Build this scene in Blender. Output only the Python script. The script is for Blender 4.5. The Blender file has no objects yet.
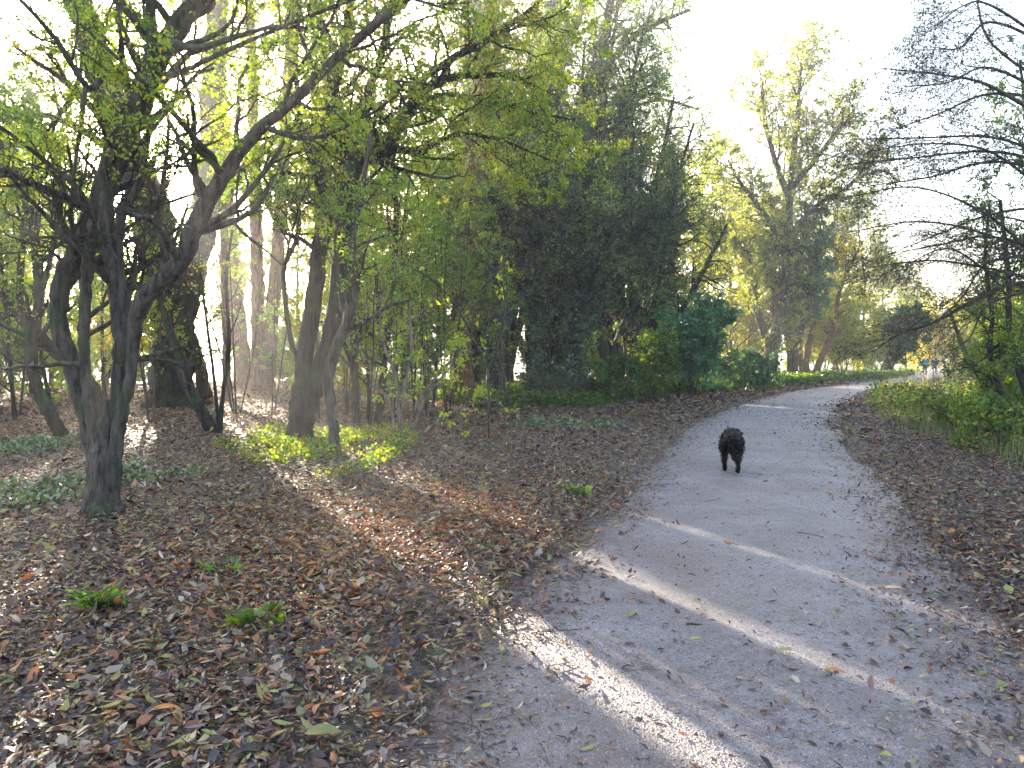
import bpy, math
import numpy as np
from mathutils import Vector

# ------------------------------------------------------------------ camera, world, sun, exposure
scene = bpy.context.scene
FPX, HOR, CAMH = 759.0, 355.0, 1.6
PITCH = math.atan((384 - HOR) / FPX)
cam_d = bpy.data.cameras.new("camera")
cam_d.sensor_width = 36; cam_d.lens = 36 * FPX / 1024
cam_d.clip_start = .05; cam_d.clip_end = 5000
cam = bpy.data.objects.new("camera", cam_d)
scene.collection.objects.link(cam)
cam.location = (0, 0, CAMH); cam.rotation_euler = (math.pi / 2 - PITCH, 0, 0)
scene.camera = cam

SUN_AZ = math.radians(25.5)      # left of straight ahead
SUN_EL = math.radians(13.2)
world = bpy.data.worlds.new("World"); scene.world = world
world.use_nodes = True
wn = world.node_tree; wn.nodes.clear()
sky = wn.nodes.new("ShaderNodeTexSky"); sky.sky_type = 'NISHITA'; sky.sun_disc = False
sky.sun_elevation = SUN_EL; sky.sun_rotation = -SUN_AZ
sky.air_density = .9; sky.dust_density = 3.0; sky.ozone_density = .7
bg = wn.nodes.new("ShaderNodeBackground"); bg.inputs[1].default_value = 0.15
wo = wn.nodes.new("ShaderNodeOutputWorld")
wn.links.new(sky.outputs[0], bg.inputs[0]); wn.links.new(bg.outputs[0], wo.inputs[0])

sun_d = bpy.data.lights.new("sun", 'SUN'); sun_d.energy = 5.0; sun_d.angle = math.radians(.5)
sun_d.color = (1.0, .86, .68)
sun = bpy.data.objects.new("sun", sun_d); scene.collection.objects.link(sun)
S = Vector((-math.sin(SUN_AZ) * math.cos(SUN_EL), math.cos(SUN_AZ) * math.cos(SUN_EL), math.sin(SUN_EL)))
sun.rotation_euler = S.to_track_quat('Z', 'Y').to_euler(); sun.location = S * 60

scene.view_settings.view_transform = 'Standard'; scene.view_settings.look = 'None'
scene.view_settings.exposure = 2.85; scene.view_settings.gamma = 1
scene.view_settings.use_curve_mapping = False
cy = scene.cycles
cy.use_denoising = True
cy.max_bounces = 7; cy.diffuse_bounces = 4; cy.glossy_bounces = 2; cy.transmission_bounces = 5
cy.volume_bounces = 0; cy.transparent_max_bounces = 4
cy.caustics_reflective = False; cy.caustics_refractive = False
cy.sample_clamp_indirect = 6

HAZE_DENSITY = 0.0016
LEAFY = 2.8

# ------------------------------------------------------------------ projection helpers
CP, SP = math.cos(PITCH), math.sin(PITCH)
def ray(px, py):
    cx = (px - 512) / FPX; c = (384 - py) / FPX
    return np.array([cx, CP + c * SP, -SP + c * CP])
def at(px, py, Y):
    d = ray(px, py); return np.array([0, 0, CAMH]) + d * (Y / d[1])
def sstep(a, b, x):
    t = np.clip((x - a) / (b - a), 0, 1); return t * t * (3 - 2 * t)

PC = np.array([(0.45, -12), (0.65, -3), (0.78, 0), (1.04, 2.9), (1.62, 5), (2.78, 8.4), (4.15, 12.8), (6.3, 18.7), (10.3, 27),
               (15, 34.7), (20.4, 41.9), (29.5, 55), (38.5, 70), (50, 90), (62, 112)], float)
def catmull(P, n):
    P = np.asarray(P, float)
    if len(P) == 2:
        t = np.linspace(0, 1, n)[:, None]; return P[0] * (1 - t) + P[1] * t
    Q = np.vstack([2 * P[0] - P[1], P, 2 * P[-1] - P[-2]])
    t = np.linspace(0, len(P) - 1 - 1e-6, n); i = t.astype(int); f = (t - i)[:, None]
    a, b, c, d = Q[i], Q[i + 1], Q[i + 2], Q[i + 3]
    return .5 * ((2 * b) + (c - a) * f + (2 * a - 5 * b + 4 * c - d) * f ** 2 + (3 * b - a - 3 * c + d) * f ** 3)
PCD = catmull(PC, 260)
PTAN = np.gradient(PCD, axis=0); PTAN /= np.linalg.norm(PTAN, axis=1)[:, None]
PNR = np.stack([PTAN[:, 1], -PTAN[:, 0]], 1)
def path_q(x, y):
    """signed distance from the path's centre line, positive to its right"""
    x = np.asarray(x, float).ravel(); y = np.asarray(y, float).ravel(); out = np.empty(len(x))
    for s in range(0, len(x), 20000):
        dx = x[s:s + 20000, None] - PCD[None, :, 0]; dy = y[s:s + 20000, None] - PCD[None, :, 1]
        d2 = dx * dx + dy * dy; k = d2.argmin(1); r = np.arange(len(k))
        sg = np.sign(dx[r, k] * PNR[k, 0] + dy[r, k] * PNR[k, 1])
        out[s:s + 20000] = np.sqrt(d2[r, k]) * sg
    return out
def vnoise(x, y, sc, seed=0):
    """cheap value noise for terrain and scatter"""
    r = np.random.default_rng(seed).random((64, 64))
    X = np.asarray(x) / sc; Y = np.asarray(y) / sc
    xi = np.floor(X).astype(int); yi = np.floor(Y).astype(int)
    fx = X - xi; fy = Y - yi; fx = fx * fx * (3 - 2 * fx); fy = fy * fy * (3 - 2 * fy)
    g = lambda i, j: r[i % 64, j % 64]
    return (g(xi, yi) * (1 - fx) + g(xi + 1, yi) * fx) * (1 - fy) + (g(xi, yi + 1) * (1 - fx) + g(xi + 1, yi + 1) * fx) * fy
HALF = 1.5
def terrain(x, y, q=None):
    x = np.asarray(x, float); y = np.asarray(y, float)
    if q is None: q = path_q(x, y).reshape(x.shape)
    a = sstep(HALF + .2, HALF + 2.5, np.abs(q))
    h = -.30 * sstep(40, 75, y)
    h = h + a * ((vnoise(x, y, 2.3, 1) - .5) * .10 + (vnoise(x, y, 7, 2) - .5) * .16)
    h = h + .05 * sstep(HALF - .1, HALF + .7, np.abs(q))
    return h
def G(px, py):
    p = np.array([0, 0, CAMH]); d = ray(px, py); z = 0.0
    for _ in range(6):
        t = (z - CAMH) / d[2]; w = p + d * t; z = float(terrain(w[0], w[1]).ravel()[0])
    return np.array([w[0], w[1], z])
def tz(x, y): return float(terrain(x, y).ravel()[0])

# strips cleared of foliage for sunlight: u is the distance across the sun's direction
ca, sa, cot = math.cos(SUN_AZ), math.sin(SUN_AZ), 1 / math.tan(SUN_EL)
BANDS = [(1.45, 2.12, 26), (2.60, 2.84, 26), (2.92, 3.22, 26), (3.27, 3.66, 26), (-1.6, -1.4, 20), (-2.9, -2.7, 20), (4.25, 4.40, 22)]
def in_sun_gap(P):
    u = P[:, 0] * ca + P[:, 1] * sa
    v = -P[:, 0] * sa + P[:, 1] * ca - P[:, 2] * cot
    u = u + (vnoise(v, P[:, 2] * 0, .9, 5) - .5) * .10
    m = np.zeros(len(P), bool)
    for a, b, vm in BANDS: m |= (u > a) & (u < b) & (v > .5) & (v < vm)
    m &= P[:, 2] > .9
    # a break cut in the canopy so the sun reaches the verge
    m |= (u > 13) & (u < 34) & (P[:, 2] > 3.4) & (v > 10) & (v < 48) & (vnoise(P[:, 0], P[:, 2], 1.6, 6) > .36)
    # and the one the low sun shines through, seen from the path
    d = P - np.array([0, 0, CAMH]); d = d / np.linalg.norm(d, axis=1)[:, None]; c = d @ np.array(S)
    m |= (c > np.cos(np.radians(2.2 + 3.2 * vnoise(P[:, 0] * 3, P[:, 2] * 3, 1.0, 7)))) & (P[:, 1] > 9)
    return m

# ------------------------------------------------------------------ object helpers
COL = scene.collection
def tag(o, label=None, cat=None, group=None, kind=None):
    if label: o['label'] = label
    if cat: o['category'] = cat
    if group: o['group'] = group
    if kind: o['kind'] = kind
    return o
def empty(name, loc, label, cat, group=None):
    o = bpy.data.objects.new(name, None); COL.objects.link(o); o.location = loc
    o.empty_display_size = .2
    return tag(o, label, cat, group)
def mesh_obj(name, V, F, mat, parent=None, attrs=None, smooth=False):
    V = np.ascontiguousarray(V, np.float32); F = np.ascontiguousarray(F, np.int32)
    if parent is not None: V = V - np.array(parent.location, np.float32)
    me = bpy.data.meshes.new(name)
    me.vertices.add(len(V)); me.vertices.foreach_set("co", V.ravel())
    k = F.shape[1]
    me.loops.add(F.size); me.loops.foreach_set("vertex_index", F.ravel())
    me.polygons.add(len(F)); me.polygons.foreach_set("loop_start", np.arange(0, F.size, k, dtype=np.int32))
    me.polygons.foreach_set("loop_total", np.full(len(F), k, np.int32))
    if smooth: me.polygons.foreach_set("use_smooth", np.ones(len(F), bool))
    me.update(calc_edges=True)
    for an, av in (attrs or {}).items():
        a = me.attributes.new(an, 'FLOAT', 'POINT'); a.data.foreach_set("value", np.ascontiguousarray(av, np.float32))
    me.materials.append(mat)
    o = bpy.data.objects.new(name, me); COL.objects.link(o)
    if parent is not None: o.parent = parent
    return o
class Geo:
    def __init__(s): s.V = []; s.F = []; s.A = []; s.n = 0
    def add(s, V, F, a=None):
        s.V.append(V); s.F.append(F + s.n); s.A.append(np.zeros(len(V)) if a is None else a); s.n += len(V)
    def build(s, name, mat, parent=None, smooth=False):
        if not s.V: return None
        return mesh_obj(name, np.concatenate(s.V), np.concatenate(s.F), mat, parent, {'tint': np.concatenate(s.A)}, smooth)

def unit(a): return a / np.maximum(np.linalg.norm(a, axis=-1, keepdims=True), 1e-9)
def tubes(P, R, s, ridge=None):
    M, n, _ = P.shape
    T = np.gradient(P, axis=1); T = unit(T)
    ch = unit(P[:, -1] - P[:, 0]); ref = np.zeros_like(ch); ref[np.arange(M), np.abs(ch).argmin(1)] = 1
    U = unit(np.cross(T, ref[:, None, :])); W = np.cross(T, U)
    an = np.arange(s) * 2 * np.pi / s
    RR = np.repeat(R[:, :, None], s, 2)
    if ridge is not None: RR = RR * ridge
    V = P[:, :, None, :] + RR[..., None] * (np.cos(an)[None, None, :, None] * U[:, :, None, :] + np.sin(an)[None, None, :, None] * W[:, :, None, :])
    i = np.arange(M)[:, None, None] * n * s; j = np.arange(n - 1)[None, :, None] * s; k = np.arange(s)[None, None, :]
    k2 = (k + 1) % s
    F = np.stack([i + j + k, i + j + k2, i + j + s + k2, i + j + s + k], -1).reshape(-1, 4)
    return V.reshape(-1, 3), F
def sprout(P, R, k, t0, t1, L, ang, n, wig, trop, rng, rf=.55, rmax=1, rmin=.0025, taper=.3, out=None, falloff=.5):
    """k children on each of the M branches P; returns child points and radii"""
    M, m, _ = P.shape
    t = t0 + (t1 - t0) * ((np.arange(k)[None, :] + rng.random((M, k))) / k)
    f = t * (m - 1) * .9999; i = f.astype(int); f = (f - i)
    r = np.arange(M)[:, None]
    p = P[r, i] * (1 - f[..., None]) + P[r, i + 1] * f[..., None]
    T = unit(P[r, i + 1] - P[r, i]); rad = R[r, i] * (1 - f) + R[r, i + 1] * f
    p = p.reshape(-1, 3); T = T.reshape(-1, 3); rad = rad.ravel(); tt = t.ravel()
    q = rng.normal(size=T.shape); q -= (q * T).sum(1, keepdims=True) * T; q = unit(q)
    if out is not None: q = unit(q + out)
    a = np.radians(ang * (.7 + .6 * rng.random(len(T))))[:, None]
    d = unit(np.cos(a) * T + np.sin(a) * q)
    Ln = L * (1 - falloff * tt) * (.55 + .9 * rng.random(len(T)))
    C = np.empty((len(T), n, 3)); C[:, 0] = p
    for j in range(1, n):
        d = unit(d + rng.normal(size=d.shape) * wig + np.array([0, 0, trop]))
        C[:, j] = C[:, j - 1] + d * (Ln / (n - 1))[:, None]
    r0 = np.clip(rad * rf, rmin, rmax)
    RR = r0[:, None] * np.linspace(1, taper, n)[None, :]
    return C, RR
def leaf_quads(geo, B, A, L, W, rng, tint, fold=.25):
    """rhombic leaves: base B, axis A"""
    n = len(B)
    if n == 0: return
    q = unit(np.cross(A, rng.normal(size=A.shape))); N = np.cross(A, q)
    L = L[:, None]; W = W[:, None]
    v = np.stack([B, B + A * L * .45 + q * W * .5 + N * W * fold, B + A * L, B + A * L * .45 - q * W * .5 + N * W * fold], 1)
    geo.add(v.reshape(-1, 3), np.arange(4 * n).reshape(-1, 4), np.repeat(tint, 4))
def leaves_on(geo, P, per, size, rng, spread=.04, droop=.3, ratio=.5, t0=.1, tint=(.5, .25), cull=True, zmin=None, clump=1.2, keep=None):
    M, n, _ = P.shape
    c = rng.poisson(per * rng.gamma(.8, 1.25, M)); r = np.repeat(np.arange(M), c)
    if len(r) == 0: return
    t = (t0 + (1 - t0) * rng.random(len(r))) * (n - 1) * .9999; i = t.astype(int); f = (t - i)[:, None]
    p = P[r, i] * (1 - f) + P[r, i + 1] * f; T = unit(P[r, i + 1] - P[r, i])
    p = p + rng.normal(size=p.shape) * spread
    A = unit(T * .5 + rng.normal(size=p.shape) * .7 + np.array([0, 0, -droop]))
    m = np.ones(len(p), bool)
    if cull: m &= ~in_sun_gap(p) | (rng.random(len(p)) < .06)
    m &= np.linalg.norm(p - np.array([0, 0, CAMH]), axis=1) > 3.2
    if keep is not None: m &= keep(p)
    p, A = p[m], A[m]
    L = size * (.4 + 1.15 * rng.random(len(p)))
    ti = tint[0] + tint[1] * rng.normal(size=len(p)) * .6 + (vnoise(p[:, 0] + p[:, 1] * .7, p[:, 2] + 40, clump, 9) - .5) * tint[1] * 1.6
    leaf_quads(geo, p, A, L, L * ratio, rng, np.clip(ti, 0, 1))

# ------------------------------------------------------------------ materials
def nodes(name):
    m = bpy.data.materials.new(name); m.use_nodes = True
    t = m.node_tree; t.nodes.clear(); o = t.nodes.new("ShaderNodeOutputMaterial")
    return m, t, o
def N(t, typ, **kw):
    n = t.nodes.new(typ)
    for k, v in kw.items():
        if k.startswith("i_"):
            key = k[2:]; n.inputs[int(key) if key.isdigit() else key].default_value = v
        else: setattr(n, k, v)
    return n
def ramp(t, stops, interp='LINEAR'):
    r = t.nodes.new("ShaderNodeValToRGB"); r.color_ramp.interpolation = interp
    e = r.color_ramp.elements
    while len(e) < len(stops): e.new(.5)
    for el, (p, c) in zip(e, stops): el.position = p; el.color = (*c, 1)
    return r
def leaf_mat(name, stops, transl=.5, tr_tint=(1.25, 1.35, .45), gloss=.05, rough=.4):
    m, t, o = nodes(name)
    a = N(t, "ShaderNodeAttribute", attribute_name="tint"); r = ramp(t, stops)
    t.links.new(a.outputs["Fac"], r.inputs[0])
    d = N(t, "ShaderNodeBsdfDiffuse"); tr = N(t, "ShaderNodeBsdfTranslucent"); g = N(t, "ShaderNodeBsdfGlossy", i_Roughness=rough)
    mul = N(t, "ShaderNodeMix", data_type='RGBA', blend_type='MULTIPLY'); mul.inputs[0].default_value = 1
    mul.clamp_result = False
    mul.inputs[7].default_value = (*tr_tint, 1)
    t.links.new(r.outputs[0], d.inputs[0]); t.links.new(r.outputs[0], mul.inputs[6]); t.links.new(mul.outputs[2], tr.inputs[0])
    m1 = N(t, "ShaderNodeMixShader"); m1.inputs[0].default_value = transl
    t.links.new(d.outputs[0], m1.inputs[1]); t.links.new(tr.outputs[0], m1.inputs[2])
    m2 = N(t, "ShaderNodeMixShader"); m2.inputs[0].default_value = gloss
    t.links.new(m1.outputs[0], m2.inputs[1]); t.links.new(g.outputs[0], m2.inputs[2]); t.links.new(m2.outputs[0], o.inputs[0])
    return m
def bark_mat(name, dark, light, moss=0.0, scale=14, mossc=(.045, .075, .02)):
    m, t, o = nodes(name)
    tc = N(t, "ShaderNodeTexCoord"); mp = N(t, "ShaderNodeMapping"); mp.inputs[3].default_value = (1, 1, .22)
    t.links.new(tc.outputs["Object"], mp.inputs[0])
    n1 = N(t, "ShaderNodeTexNoise", i_Scale=scale, i_Detail=6, i_Roughness=.7); t.links.new(mp.outputs[0], n1.inputs[0])
    r = ramp(t, [(.38, dark), (.62, light)]); t.links.new(n1.outputs[0], r.inputs[0])
    n2 = N(t, "ShaderNodeTexNoise", i_Scale=2.2, i_Detail=4); t.links.new(tc.outputs["Object"], n2.inputs[0])
    r2 = ramp(t, [(.62 - moss * .3, (0, 0, 0)), (.72 - moss * .2, (1, 1, 1))]); t.links.new(n2.outputs[0], r2.inputs[0])
    mm = N(t, "ShaderNodeMath", operation='MULTIPLY'); mm.inputs[1].default_value = min(1, moss * 1.2)
    t.links.new(r2.outputs[0], mm.inputs[0])
    mx = N(t, "ShaderNodeMix", data_type='RGBA'); t.links.new(mm.outputs[0], mx.inputs[0])
    t.links.new(r.outputs[0], mx.inputs[6]); mx.inputs[7].default_value = (*mossc, 1)
    p = N(t, "ShaderNodeBsdfPrincipled", i_Roughness=.85); p.inputs["Specular IOR Level"].default_value = .25
    t.links.new(mx.outputs[2], p.inputs[0])
    b = N(t, "ShaderNodeBump", i_Strength=1.0, i_Distance=.06); t.links.new(n1.outputs[0], b.inputs["Height"]); t.links.new(b.outputs[0], p.inputs["Normal"])
    t.links.new(p.outputs[0], o.inputs[0])
    return m
BARK_GREY = bark_mat("grey_bark", (.020, .016, .013), (.125, .10, .082), .4)
BARK_DARK = bark_mat("dark_bark", (.012, .009, .007), (.065, .050, .038), .45)
BARK_BROWN = bark_mat("brown_bark", (.045, .019, .009), (.25, .115, .055), .1)
BARK_PALE = bark_mat("pale_bark", (.09, .07, .055), (.27, .22, .17), .15)
TWIG = bark_mat("twig_bark", (.035, .027, .022), (.13, .10, .085), 0)
LF_GREEN = leaf_mat("green_leaves", [(0, (.035, .070, .010)), (.35, (.095, .17, .014)), (.7, (.22, .30, .020)), (.93, (.40, .38, .03)), (1, (.44, .26, .04))], .6, (1.45, 1.5, .35))
LF_BRIGHT = leaf_mat("bright_leaves", [(0, (.05, .10, .012)), (.4, (.12, .24, .016)), (.8, (.30, .40, .03)), (1, (.46, .45, .06))], .6, (1.45, 1.5, .35))
LF_YELLOW = leaf_mat("yellow_leaves", [(0, (.14, .18, .03)), (.35, (.33, .36, .045)), (.75, (.52, .49, .07)), (1, (.56, .42, .07))], .6, (1.3, 1.25, .5))
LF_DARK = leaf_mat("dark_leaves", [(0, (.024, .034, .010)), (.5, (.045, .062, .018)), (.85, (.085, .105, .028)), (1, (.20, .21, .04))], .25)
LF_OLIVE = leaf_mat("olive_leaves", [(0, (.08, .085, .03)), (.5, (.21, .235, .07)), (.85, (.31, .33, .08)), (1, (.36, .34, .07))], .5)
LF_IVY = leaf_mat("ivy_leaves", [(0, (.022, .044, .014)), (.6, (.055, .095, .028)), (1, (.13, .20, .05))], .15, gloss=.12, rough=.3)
LF_LAUREL = leaf_mat("laurel_leaves", [(0, (.025, .085, .030)), (.5, (.055, .18, .055)), (.9, (.11, .29, .08)), (1, (.18, .34, .10))], .35, gloss=.10, rough=.35)
LF_PALE = leaf_mat("pale_autumn_leaves", [(0, (.09, .12, .045)), (.5, (.27, .30, .08)), (.85, (.42, .40, .10)), (1, (.46, .30, .09))], .6)
LF_TEAL = leaf_mat("bluish_leaves", [(0, (.04, .09, .05)), (.5, (.08, .16, .08)), (1, (.18, .26, .10))], .4)
GRASS = leaf_mat("grass_blades", [(0, (.04, .075, .018)), (.45, (.08, .13, .03)), (.75, (.17, .19, .06)), (1, (.34, .29, .14))], .4, (1.1, 1.1, .5))
LITTER = leaf_mat("fallen_leaves", [(0, (.012, .007, .007)), (.28, (.066, .027, .021)), (.45, (.150, .074, .055)), (.55, (.22, .155, .115)),
    (.68, (.32, .25, .17)), (.76, (.14, .15, .045)), (.83, (.34, .32, .07)), (.88, (.20, .05, .022)), (.94, (.42, .15, .03)), (1, (.50, .43, .33))], .22, (1.2, .95, .6), gloss=.07, rough=.42)

def ground_material():
    m, t, o = nodes("woodland_floor")
    tc = N(t, "ShaderNodeTexCoord")
    v = N(t, "ShaderNodeTexVoronoi", i_Scale=26); mp = N(t, "ShaderNodeMapping"); mp.inputs[3].default_value = (1, .55, 1); mp.inputs[2].default_value = (0, 0, .6)
    nw = N(t, "ShaderNodeTexNoise", i_Scale=9, i_Detail=3); t.links.new(tc.outputs["Object"], nw.inputs[0])
    ad = N(t, "ShaderNodeVectorMath", operation='ADD'); sc = N(t, "ShaderNodeVectorMath", operation='SCALE'); sc.inputs[3].default_value = .25
    t.links.new(nw.outputs[1], sc.inputs[0]); t.links.new(tc.outputs["Object"], ad.inputs[0]); t.links.new(sc.outputs[0], ad.inputs[1])
    t.links.new(ad.outputs[0], mp.inputs[0]); t.links.new(mp.outputs[0], v.inputs[0])
    sp = N(t, "ShaderNodeSeparateColor"); t.links.new(v.outputs["Color"], sp.inputs[0])
    r = ramp(t, [(0, (.022, .016, .015)), (.3, (.05, .034, .03)), (.55, (.09, .065, .055)), (.75, (.15, .12, .09)), (.88, (.11, .12, .04)), (.95, (.22, .11, .03)), (1, (.26, .22, .15))])
    t.links.new(sp.outputs[0], r.inputs[0])
    n3 = N(t, "ShaderNodeTexNoise", i_Scale=30, i_Detail=5, i_Roughness=.7); t.links.new(tc.outputs["Object"], n3.inputs[0])
    rg = ramp(t, [(.3, (.03, .055, .012)), (.55, (.07, .12, .022)), (.75, (.16, .18, .05))]); t.links.new(n3.outputs[0], rg.inputs[0])
    a = N(t, "ShaderNodeAttribute", attribute_name="tint")
    mx = N(t, "ShaderNodeMix", data_type='RGBA'); t.links.new(a.outputs["Fac"], mx.inputs[0]); t.links.new(r.outputs[0], mx.inputs[6]); t.links.new(rg.outputs[0], mx.inputs[7])
    p = N(t, "ShaderNodeBsdfPrincipled", i_Roughness=.7); t.links.new(mx.outputs[2], p.inputs[0])
    b = N(t, "ShaderNodeBump", i_Strength=.8, i_Distance=.03); t.links.new(v.outputs["Distance"], b.inputs["Height"]); t.links.new(b.outputs[0], p.inputs["Normal"])
    t.links.new(p.outputs[0], o.inputs[0]); return m
def path_material():
    m, t, o = nodes("gravel_path")
    tc = N(t, "ShaderNodeTexCoord")
    n1 = N(t, "ShaderNodeTexNoise", i_Scale=170, i_Detail=4, i_Roughness=.75); n2 = N(t, "ShaderNodeTexNoise", i_Scale=1.3, i_Detail=5, i_Roughness=.6)
    v = N(t, "ShaderNodeTexVoronoi", i_Scale=85)
    n5 = N(t, "ShaderNodeTexNoise", i_Scale=48, i_Detail=6, i_Roughness=.85)
    for n in (n1, n2, v, n5): t.links.new(tc.outputs["Object"], n.inputs[0])
    av = N(t, "ShaderNodeMix", data_type='FLOAT'); av.inputs[0].default_value = .6; t.links.new(n1.outputs[0], av.inputs[2]); t.links.new(n5.outputs[0], av.inputs[3])
    r = ramp(t, [(.36, (.09, .075, .080)), (.5, (.235, .205, .218)), (.64, (.47, .43, .445))]); t.links.new(av.outputs[0], r.inputs[0])
    r2 = ramp(t, [(.35, (.72, .66, .62)), (.65, (1.1, 1.1, 1.12))]); t.links.new(n2.outputs[0], r2.inputs[0])
    mx = N(t, "ShaderNodeMix", data_type='RGBA', blend_type='MULTIPLY'); mx.inputs[0].default_value = 1
    t.links.new(r.outputs[0], mx.inputs[6]); t.links.new(r2.outputs[0], mx.inputs[7])
    a = N(t, "ShaderNodeAttribute", attribute_name="tint")       # trodden soil towards the edges
    n4 = N(t, "ShaderNodeTexNoise", i_Scale=11, i_Detail=5); t.links.new(tc.outputs["Object"], n4.inputs[0])
    mu = N(t, "ShaderNodeMath", operation='MULTIPLY_ADD'); mu.inputs[1].default_value = 1.6; mu.inputs[2].default_value = -.8; t.links.new(n4.outputs[0], mu.inputs[0])
    sm = N(t, "ShaderNodeMath", operation='ADD', use_clamp=True); t.links.new(mu.outputs[0], sm.inputs[0]); t.links.new(a.outputs["Fac"], sm.inputs[1])
    mx2 = N(t, "ShaderNodeMix", data_type='RGBA'); t.links.new(sm.outputs[0], mx2.inputs[0]); t.links.new(mx.outputs[2], mx2.inputs[6]); mx2.inputs[7].default_value = (.10, .07, .058, 1)
    p = N(t, "ShaderNodeBsdfPrincipled", i_Roughness=.42); p.inputs["Specular IOR Level"].default_value = .6
    t.links.new(mx2.outputs[2], p.inputs[0])
    bb = N(t, "ShaderNodeMath", operation='ADD'); t.links.new(v.outputs["Distance"], bb.inputs[0]); t.links.new(n1.outputs[0], bb.inputs[1])
    b = N(t, "ShaderNodeBump", i_Strength=.8, i_Distance=.018); t.links.new(bb.outputs[0], b.inputs["Height"]); t.links.new(b.outputs[0], p.inputs["Normal"])
    t.links.new(p.outputs[0], o.inputs[0]); return m

# ------------------------------------------------------------------ ground and path
def verge_w(y): return np.interp(y, [0, 12, 16, 22, 35, 60], [2.6, 2.2, 1.5, .9, .35, .2])
def cover_line(x): return np.interp(x, [-40, -6, -1.3, 2.6, 5.2, 9.8, 22, 60], [60, 34, 23, 23, 28.5, 33.2, 48, 95])
def build_ground():
    gx = np.concatenate([np.linspace(-900, -60, 14), np.linspace(-50, -16, 24), np.arange(-15, 40, .22), np.linspace(41, 80, 30), np.linspace(90, 900, 14)])
    gy = np.concatenate([np.linspace(-300, -10, 8), np.arange(-8, 50, .25), np.linspace(51, 110, 60), np.linspace(120, 1500, 20)])
    X, Y = np.meshgrid(gx, gy); q = path_q(X, Y).reshape(X.shape); Z = terrain(X, Y, q)
    Z = Z - .03 * (np.abs(q) < HALF + .05)
    V = np.stack([X, Y, Z], -1).reshape(-1, 3)
    ny, nx = X.shape; i = (np.arange(ny - 1)[:, None] * nx + np.arange(nx - 1)[None, :]).ravel()
    F = np.stack([i, i + 1, i + nx + 1, i + nx], 1)
    g = np.maximum(sstep(0, .8, q - HALF - verge_w(Y)), sstep(-1, 3, Y - cover_line(X)) * (q < 0))
    g = np.maximum(g, sstep(60, 90, Y)) * .9
    o = mesh_obj("ground", V, F, ground_material(), None, {'tint': g.ravel()}, True)
    tag(o, "woodland floor of dark soil and leaf mould", "ground", kind="structure")
def build_path():
    c = catmull(PC, 420); T = unit(np.gradient(c, axis=0)); Nn = np.stack([T[:, 1], -T[:, 0]], 1)
    w = np.linspace(-1, 1, 27)
    rng = np.random.default_rng(3)
    s = np.arange(len(c))
    el = HALF + .05 + .16 * (vnoise(s * .3, s * 0, 1.0, 11) - .5) * 2; er = HALF + .05 + .16 * (vnoise(s * .3, s * 0 + 9, 1.0, 12) - .5) * 2
    off = np.where(w[None, :] < 0, w[None, :] * el[:, None], w[None, :] * er[:, None])
    P = c[:, None, :] + Nn[:, None, :] * off[..., None]
    q = off
    Z = terrain(P[..., 0], P[..., 1], q) + .008 + .02 * (1 - w[None, :] ** 2)
    Z[:, [0, -1]] -= .05
    V = np.concatenate([P, Z[..., None]], -1).reshape(-1, 3)
    m = len(w); i = (np.arange(len(c) - 1)[:, None] * m + np.arange(m - 1)[None, :]).ravel()
    F = np.stack([i, i + 1, i + m + 1, i + m], 1)
    tint = np.tile(np.clip((np.abs(w) - .55) / .45, 0, 1) ** 1.5 * .75, (len(c), 1))
    tint = tint + (.28 * (1 - sstep(2.5, 6, P[..., 1])))
    o = mesh_obj("gravel_path", V, F, path_material(), None, {'tint': tint.ravel()}, True)
    tag(o, "pale grey gravel footpath curving away to the right through the wood", "path", kind="structure")
build_ground(); build_path()

# ------------------------------------------------------------------ trees
def stem_px(pts, Y, dY=0.0):
    """pts: (px, py, width_px[, extra depth]); returns world points and radii"""
    P = []; R = []
    n = len(pts)
    for k, s in enumerate(pts):
        yy = Y + (s[3] if len(s) > 3 else dY * k / max(1, n - 1))
        P.append(at(s[0], s[1], yy)); R.append(s[2] * yy / FPX / 2)
    return np.array(P), np.array(R)
def main_tube(geo, P, R, sides, n, rng, rough=.10, flare=None):
    p = catmull(P, n); r = np.interp(np.linspace(0, len(P) - 1, n), np.arange(len(P)), R)
    L = np.linalg.norm(P[-1] - P[0])
    p = p + rng.normal(size=p.shape) * (r[:, None] * .10)
    if flare:
        z = p[:, 2] - p[0, 2]; r = r * (1 + flare * np.exp(-z / .16 / (1 + r[0] * 3)))
    a = np.arange(sides) * 2 * np.pi / sides
    ridge = 1 + rough * (rng.random((1, 1, sides)) - .5) * 2 + rough * .7 * (rng.random((1, n, sides)) - .5) * 2
    if flare:
        zz = np.exp(-np.maximum(p[:, 2] - p[0, 2], 0) / .25)[None, :, None]
        ridge = ridge + zz * .35 * np.sin(a * 4 + rng.random() * 6)[None, None, :]
    V, F = tubes(p[None], r[None], sides, ridge)
    geo.add(V, F); return p, r
class Spec(dict):
    __getattr__ = dict.get
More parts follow.
